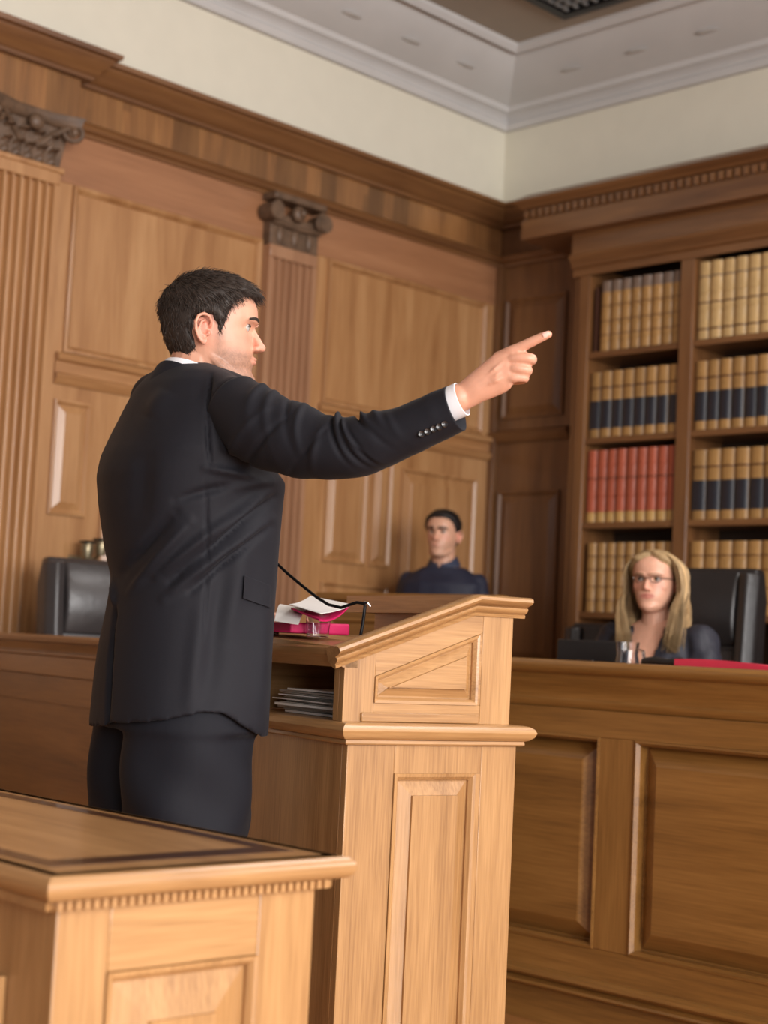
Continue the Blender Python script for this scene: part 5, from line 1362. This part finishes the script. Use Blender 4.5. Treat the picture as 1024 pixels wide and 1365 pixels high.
for s in (1, -1):
    b = MB(); ft = wp(.42, s*.10, 0); rg = []
    for t, w_, h_ in ((-.05, .026, .05), (0, .034, .07), (.08, .036, .05), (.15, .02, .03)): rg.append([ft+WF*t+WR*(w_*math.cos(a))+Vector((0, 0, max(.001, h_*math.sin(a)))) for a in [PI*q/8 for q in range(9)]])
    own(b.sweep(rg).build('shoe', shoe, smooth=True), wo)
# glasses
gm = plain('dark_spectacle_frame', lin((40,26,26)), .3, coat=.3); b = MB()
for s in (-1, 1):
    pts = [Mw @ Vector((s*(.0315+.0195*math.cos(a)), .1005-.25*abs(.0195*math.cos(a)*s+.0)*1.0-(.006 if math.cos(a) > 0 else 0), .012+.0125*math.sin(a))) for a in [2*PI*k/24 for k in range(25)]]
    b.tube(pts, .0013, 6)
    b.tube([Mw @ Vector((s*.051, .093, .016)), Mw @ Vector((s*.070, .06, .017)), Mw @ Vector((s*.078, -.005, .012))], .0014, 6)
b.tube([Mw @ Vector((-.012, .1, .014)), Mw @ Vector((0, .1035, .017)), Mw @ Vector((.012, .1, .014))], .0014, 6)
gg = own(b.build('glasses', gm, smooth=True), wo)
# long blonde hair: shell and falling strands
def w_mask(x, y, z):
    yl = np.interp(z, [-.09, -.03, .0, .03, .06, .075, .09, .115], [-.04, -.03, -.01, .02, .045, .058, .085, .14])-.06*max(0, 1-abs(x)/.04)*(z > .06); return float(np.clip((yl-y)/.012+.3, 0, 1))
def w_thick(x, y, z): return -.006+w_mask(x, y, z)*(np.interp(z, [-.06, 0, .06, .115], [.016, .02, .02, .016])+.006)
BL = np.array(lin((206,172,124))[:3])
hair_shell('hair', Mw, wo, w_thick, BL*.6, noise_amp=.003, nscale=60, seed=3)
rnd = random.Random(2); paths = []; cols_ = []
for k in range(5200):
    a = rnd.uniform(-1, 1)*PI*.66      # 0 = back of head ; around to the temples
    sx = math.copysign(1, a)
    part = Vector((.004, rnd.uniform(-.04, .075), .120))
    th_ = abs(a); 
    side_x = math.sin(th_)*.088*sx; yy_ = -math.cos(th_)*.098+.0
    lay = rnd.uniform(.0, 1.)**1.5; out_ = 1.06+.20*(1-lay)*(.45 if a > 0 else 1.3)
    Lb = rnd.uniform(.19, .30) if th_ > 1.0 else rnd.uniform(.20, .28)
    top_ = Vector((side_x*.55, yy_*.55+part.y*.3, .112)); c1 = Vector((side_x*1.0*out_, yy_*out_, .055)); c2 = Vector((side_x*1.02*out_, yy_*out_+.004, -.03))
    wob = rnd.uniform(-.006, .006)+.010*math.sin(a*17)
    c3 = Vector((side_x*(1.05)*out_+wob, yy_*out_*.95+.006+(.03 if th_ > 1.6 else 0), -.10)); c4 = Vector((side_x*(.98 if a < 0 else .80)*out_+wob*1.8, yy_*out_*.85+.015+(.055 if th_ > 1.6 else 0), -.10-Lb*.55)); 
    if th_ > 1.6: c1 += Vector((sx*.002, .01, .008)); c2 += Vector((sx*.010, -.010, 0)); c3 += Vector((sx*.004, 0, 0))
    pp, _ = smoothpath([Mw @ q for q in (part, top_+Vector((0, 0, .004)), c1, c2, c3, c4)], [1]*6, 3)
    g_ = rnd.uniform(.55, 1.3)*(.8+.25*math.sin(a*23)); lo = 1-.25*(lay > .6)
    paths.append(pp); cols_.append(np.clip(BL*g_*lo, 0, 1))
ribbons(paths, 'hair_strands', HAIR, wo, cols_, w=.0013, taper=.4)

# ================================================================= the man by the back wall
GD = 7.7
gh = dep(590.5, 714, GD)
go = empty('person', (gh.x, gh.y, 0), 0, 'dark haired man in a navy shirt standing before the back panelling', 'person')
GF = hd(-110); GR = hd(-200)
Mg = frame(gh, hd(-113), Vector((0, 0, 1)), .98)
b = MB(); add_head(b, Mg); lids_mb(b, Mg, .004)
gzs = gh.z-.175
def gp_(f, r, z): return Vector((gh.x, gh.y, 0))+GF*f+GR*r+Vector((0, 0, z))
limb(b, [Mg @ Vector((0, -.02, -.03)), Mg @ Vector((0, -.018, -.1)), gp_(-.03, 0, gzs+.02)], [.056, .056, .062], 16)
gt = [(-.03, gzs+.045, .065, .055), (-.03, gzs+.02, .10, .07), (-.03, gzs-.01, .15, .085), (-.02, gzs-.06, .20, .11), (-.01, gzs-.2, .20, .12), (-.01, gzs-.4, .17, .11), (-.01, gzs-.55, .17, .11), (-.01, gzs-.62, .165, .11)]
O_ = Vector((gh.x, gh.y, 0))
tors(b, [(f, z, w_-.01, d_-.01) for f, z, w_, d_ in gt], F=GF, R=GR, O=O_)
gsh = [gp_(-.03, s*.172, gzs-.055) for s in (1, -1)]; gel = [gp_(-.03, s*.235, gzs-.33) for s in (1, -1)]; gwr = [gp_(.05, s*.23, gzs-.58) for s in (1, -1)]
for a_, e_, h_, s in zip(gsh, gel, gwr, (1, -1)):
    limb(b, [a_, e_, h_], [.05, .04, .027], 12); add_hand(b, frame(h_, Vector((0, 0, -1))+GF*.1, GR*s), side=s if False else 1)
for s in (1, -1): limb(b, [gp_(0, s*.09, gzs-.6), gp_(.02, s*.1, .5), gp_(0, s*.11, .09)], [.085, .06, .04], 12); limb(b, [gp_(0, s*.11, .05), gp_(.15, s*.12, .035)], [.038, .028], 10)
gb = remesh(b, 'body', .0036, SKIN, smooth=2); carve_eyes(gb, Mg); skin_colors(gb, Mg, base=(214, 164, 136), stubble=.15); own(gb, go); gb.matrix_parent_inverse = Matrix.Identity(4)
eyes(Mg, go); eyebrows(Mg, go, plain('black_brow', lin((30,24,22)), .6), 2.2, body=gb)
navy_s = plain('navy_shirt_cloth', lin((32,35,54)), .65, noise=.06, nscale=30, bump=.2, bscale=150)
b = MB(); tors(b, [(f, z, w_+.010, d_+.010) for f, z, w_, d_ in gt if z < gzs+.035], F=GF, R=GR, O=O_)
for a_, e_, h_ in zip(gsh, gel, gwr): limb(b, [a_, e_, e_.lerp(h_, .92)], [.054, .054, .042], 14)
gj = remesh(b, 'shirt', .007, navy_s, smooth=4); me = gj.data; p = co(me); nn_ = nrm(me)
setco(me, p+nn_*np.array([mnoise.noise(Vector((q[0]*14, q[1]*14, q[2]*18)))*.006 for q in p])[:, None]); own(gj, go); gj.matrix_parent_inverse = Matrix.Identity(4)
for s in (1, -1):      # shirt collar points
    b = MB(); n0 = gp_(-.03, 0, gzs+.055)
    rg = []
    for i in range(9):
        a = PI-.12-(PI*.92)*i/8; dr = -GF*math.cos(PI-a)*-1; dr = GF*math.cos(PI-a)*1.0+GR*s*math.sin(PI-a)
        dpz = .040*max(0, math.cos(PI-a)); pt = .022*max(0, math.cos(PI-a))**3
        rg.append([n0+dr*.060+Vector((0, 0, .020-dpz)), n0+dr*.064+Vector((0, 0, .022-dpz)), n0+dr*(.086+pt)+Vector((0, 0, -.022-dpz*1.3-pt)), n0+dr*(.080+pt)+Vector((0, 0, -.024-dpz*1.3-pt))])
    own(b.sweep(rg).build('collar', plain('navy_collar', lin((50,58,80)), .6), smooth=True), go)
b = MB(); tors(b, [(-.01, gzs-.56, .172, .118), (-.01, gzs-.68, .18, .125), (-.01, gzs-.76, .17, .12)], F=GF, R=GR, O=O_)
for s in (1, -1): limb(b, [gp_(0, s*.09, gzs-.62), gp_(.02, s*.1, .5), gp_(0, s*.11, .08)], [.098, .08, .07], 12)
gtz = remesh(b, 'trousers', .01, trouser_m, smooth=2); own(gtz, go); gtz.matrix_parent_inverse = Matrix.Identity(4)
for s in (1, -1):
    b = MB(); ft = gp_(0, s*.11, 0); rg = []
    for t, w_, h_ in ((-.07, .03, .06), (0, .042, .08), (.1, .046, .055), (.2, .024, .03)): rg.append([ft+GF*t+GR*(w_*math.cos(a))+Vector((0, 0, max(.001, h_*math.sin(a)))) for a in [PI*q/8 for q in range(9)]])
    own(b.sweep(rg).build('shoe', shoe, smooth=True), go)
def g_mask(x, y, z):
    yl = np.interp(z, [-.09, -.05, -.02, .0, .03, .06, .078, .09, .115], [-.06, -.05, -.03, .012, .03, .05, .065, .10, .14]); m = float(np.clip((yl-y)/.012+.3, 0, 1))
    if z < .028 and abs(x) > .045: m *= float(np.clip((((y+.012)/.024)**2+((z+.004)/.034)**2-1)*2.2, 0, 1))
    return m
def g_thick(x, y, z): return -.006+g_mask(x, y, z)*(np.interp(z, [-.06, 0, .06, .115], [.008, .010, .014, .018])+.006)
hair_shell('hair', Mg, go, g_thick, np.array(lin((28,23,22))[:3]), noise_amp=.004, nscale=70, seed=7)
# ------------------------------------------------------------------ light: tall windows along the right side of the room, sky fill
def area(name, loc, rot, sx, sy, power, colr):
    l = D.lights.new(name, 'AREA'); l.shape = 'RECTANGLE'; l.size = sx; l.size_y = sy; l.energy = power; l.color = colr
    o = D.objects.new(name, l); col.objects.link(o); o.location = loc; o.rotation_euler = rot; return o
for k, (y, pw) in enumerate(((-2.6, 220), (.4, 390), (3.0, 250))):
    area('window_daylight', (5.0, y, 2.4), (0, math.radians(90), 0), 2.8, 1.5, pw, (1, .97, .95))
area('ceiling_light', (-1.0, 4.3, 4.2), (0, 0, 0), 2.2, 1.0, 68, (1, .96, .93))  # unseen lamp, added for glare on upward bevels and shade under caps
area('high_window_daylight', (3.3, 6.5, 3.3), (math.radians(-90), 0, 0), 2.4, 1.6, 160, (1, .95, .95))  # invented source on the back wall, added for glare on bevels and left wall
w = D.worlds.new('world'); bpy.context.scene.world = w; w.use_nodes = True
bg = w.node_tree.nodes['Background']; bg.inputs[0].default_value = (.94, .96, 1, 1); bg.inputs[1].default_value = .36
vs = bpy.context.scene.view_settings
vs.view_transform = 'Standard'; vs.look = 'None'; vs.gamma = 1; vs.use_curve_mapping = False; vs.exposure = 0.1
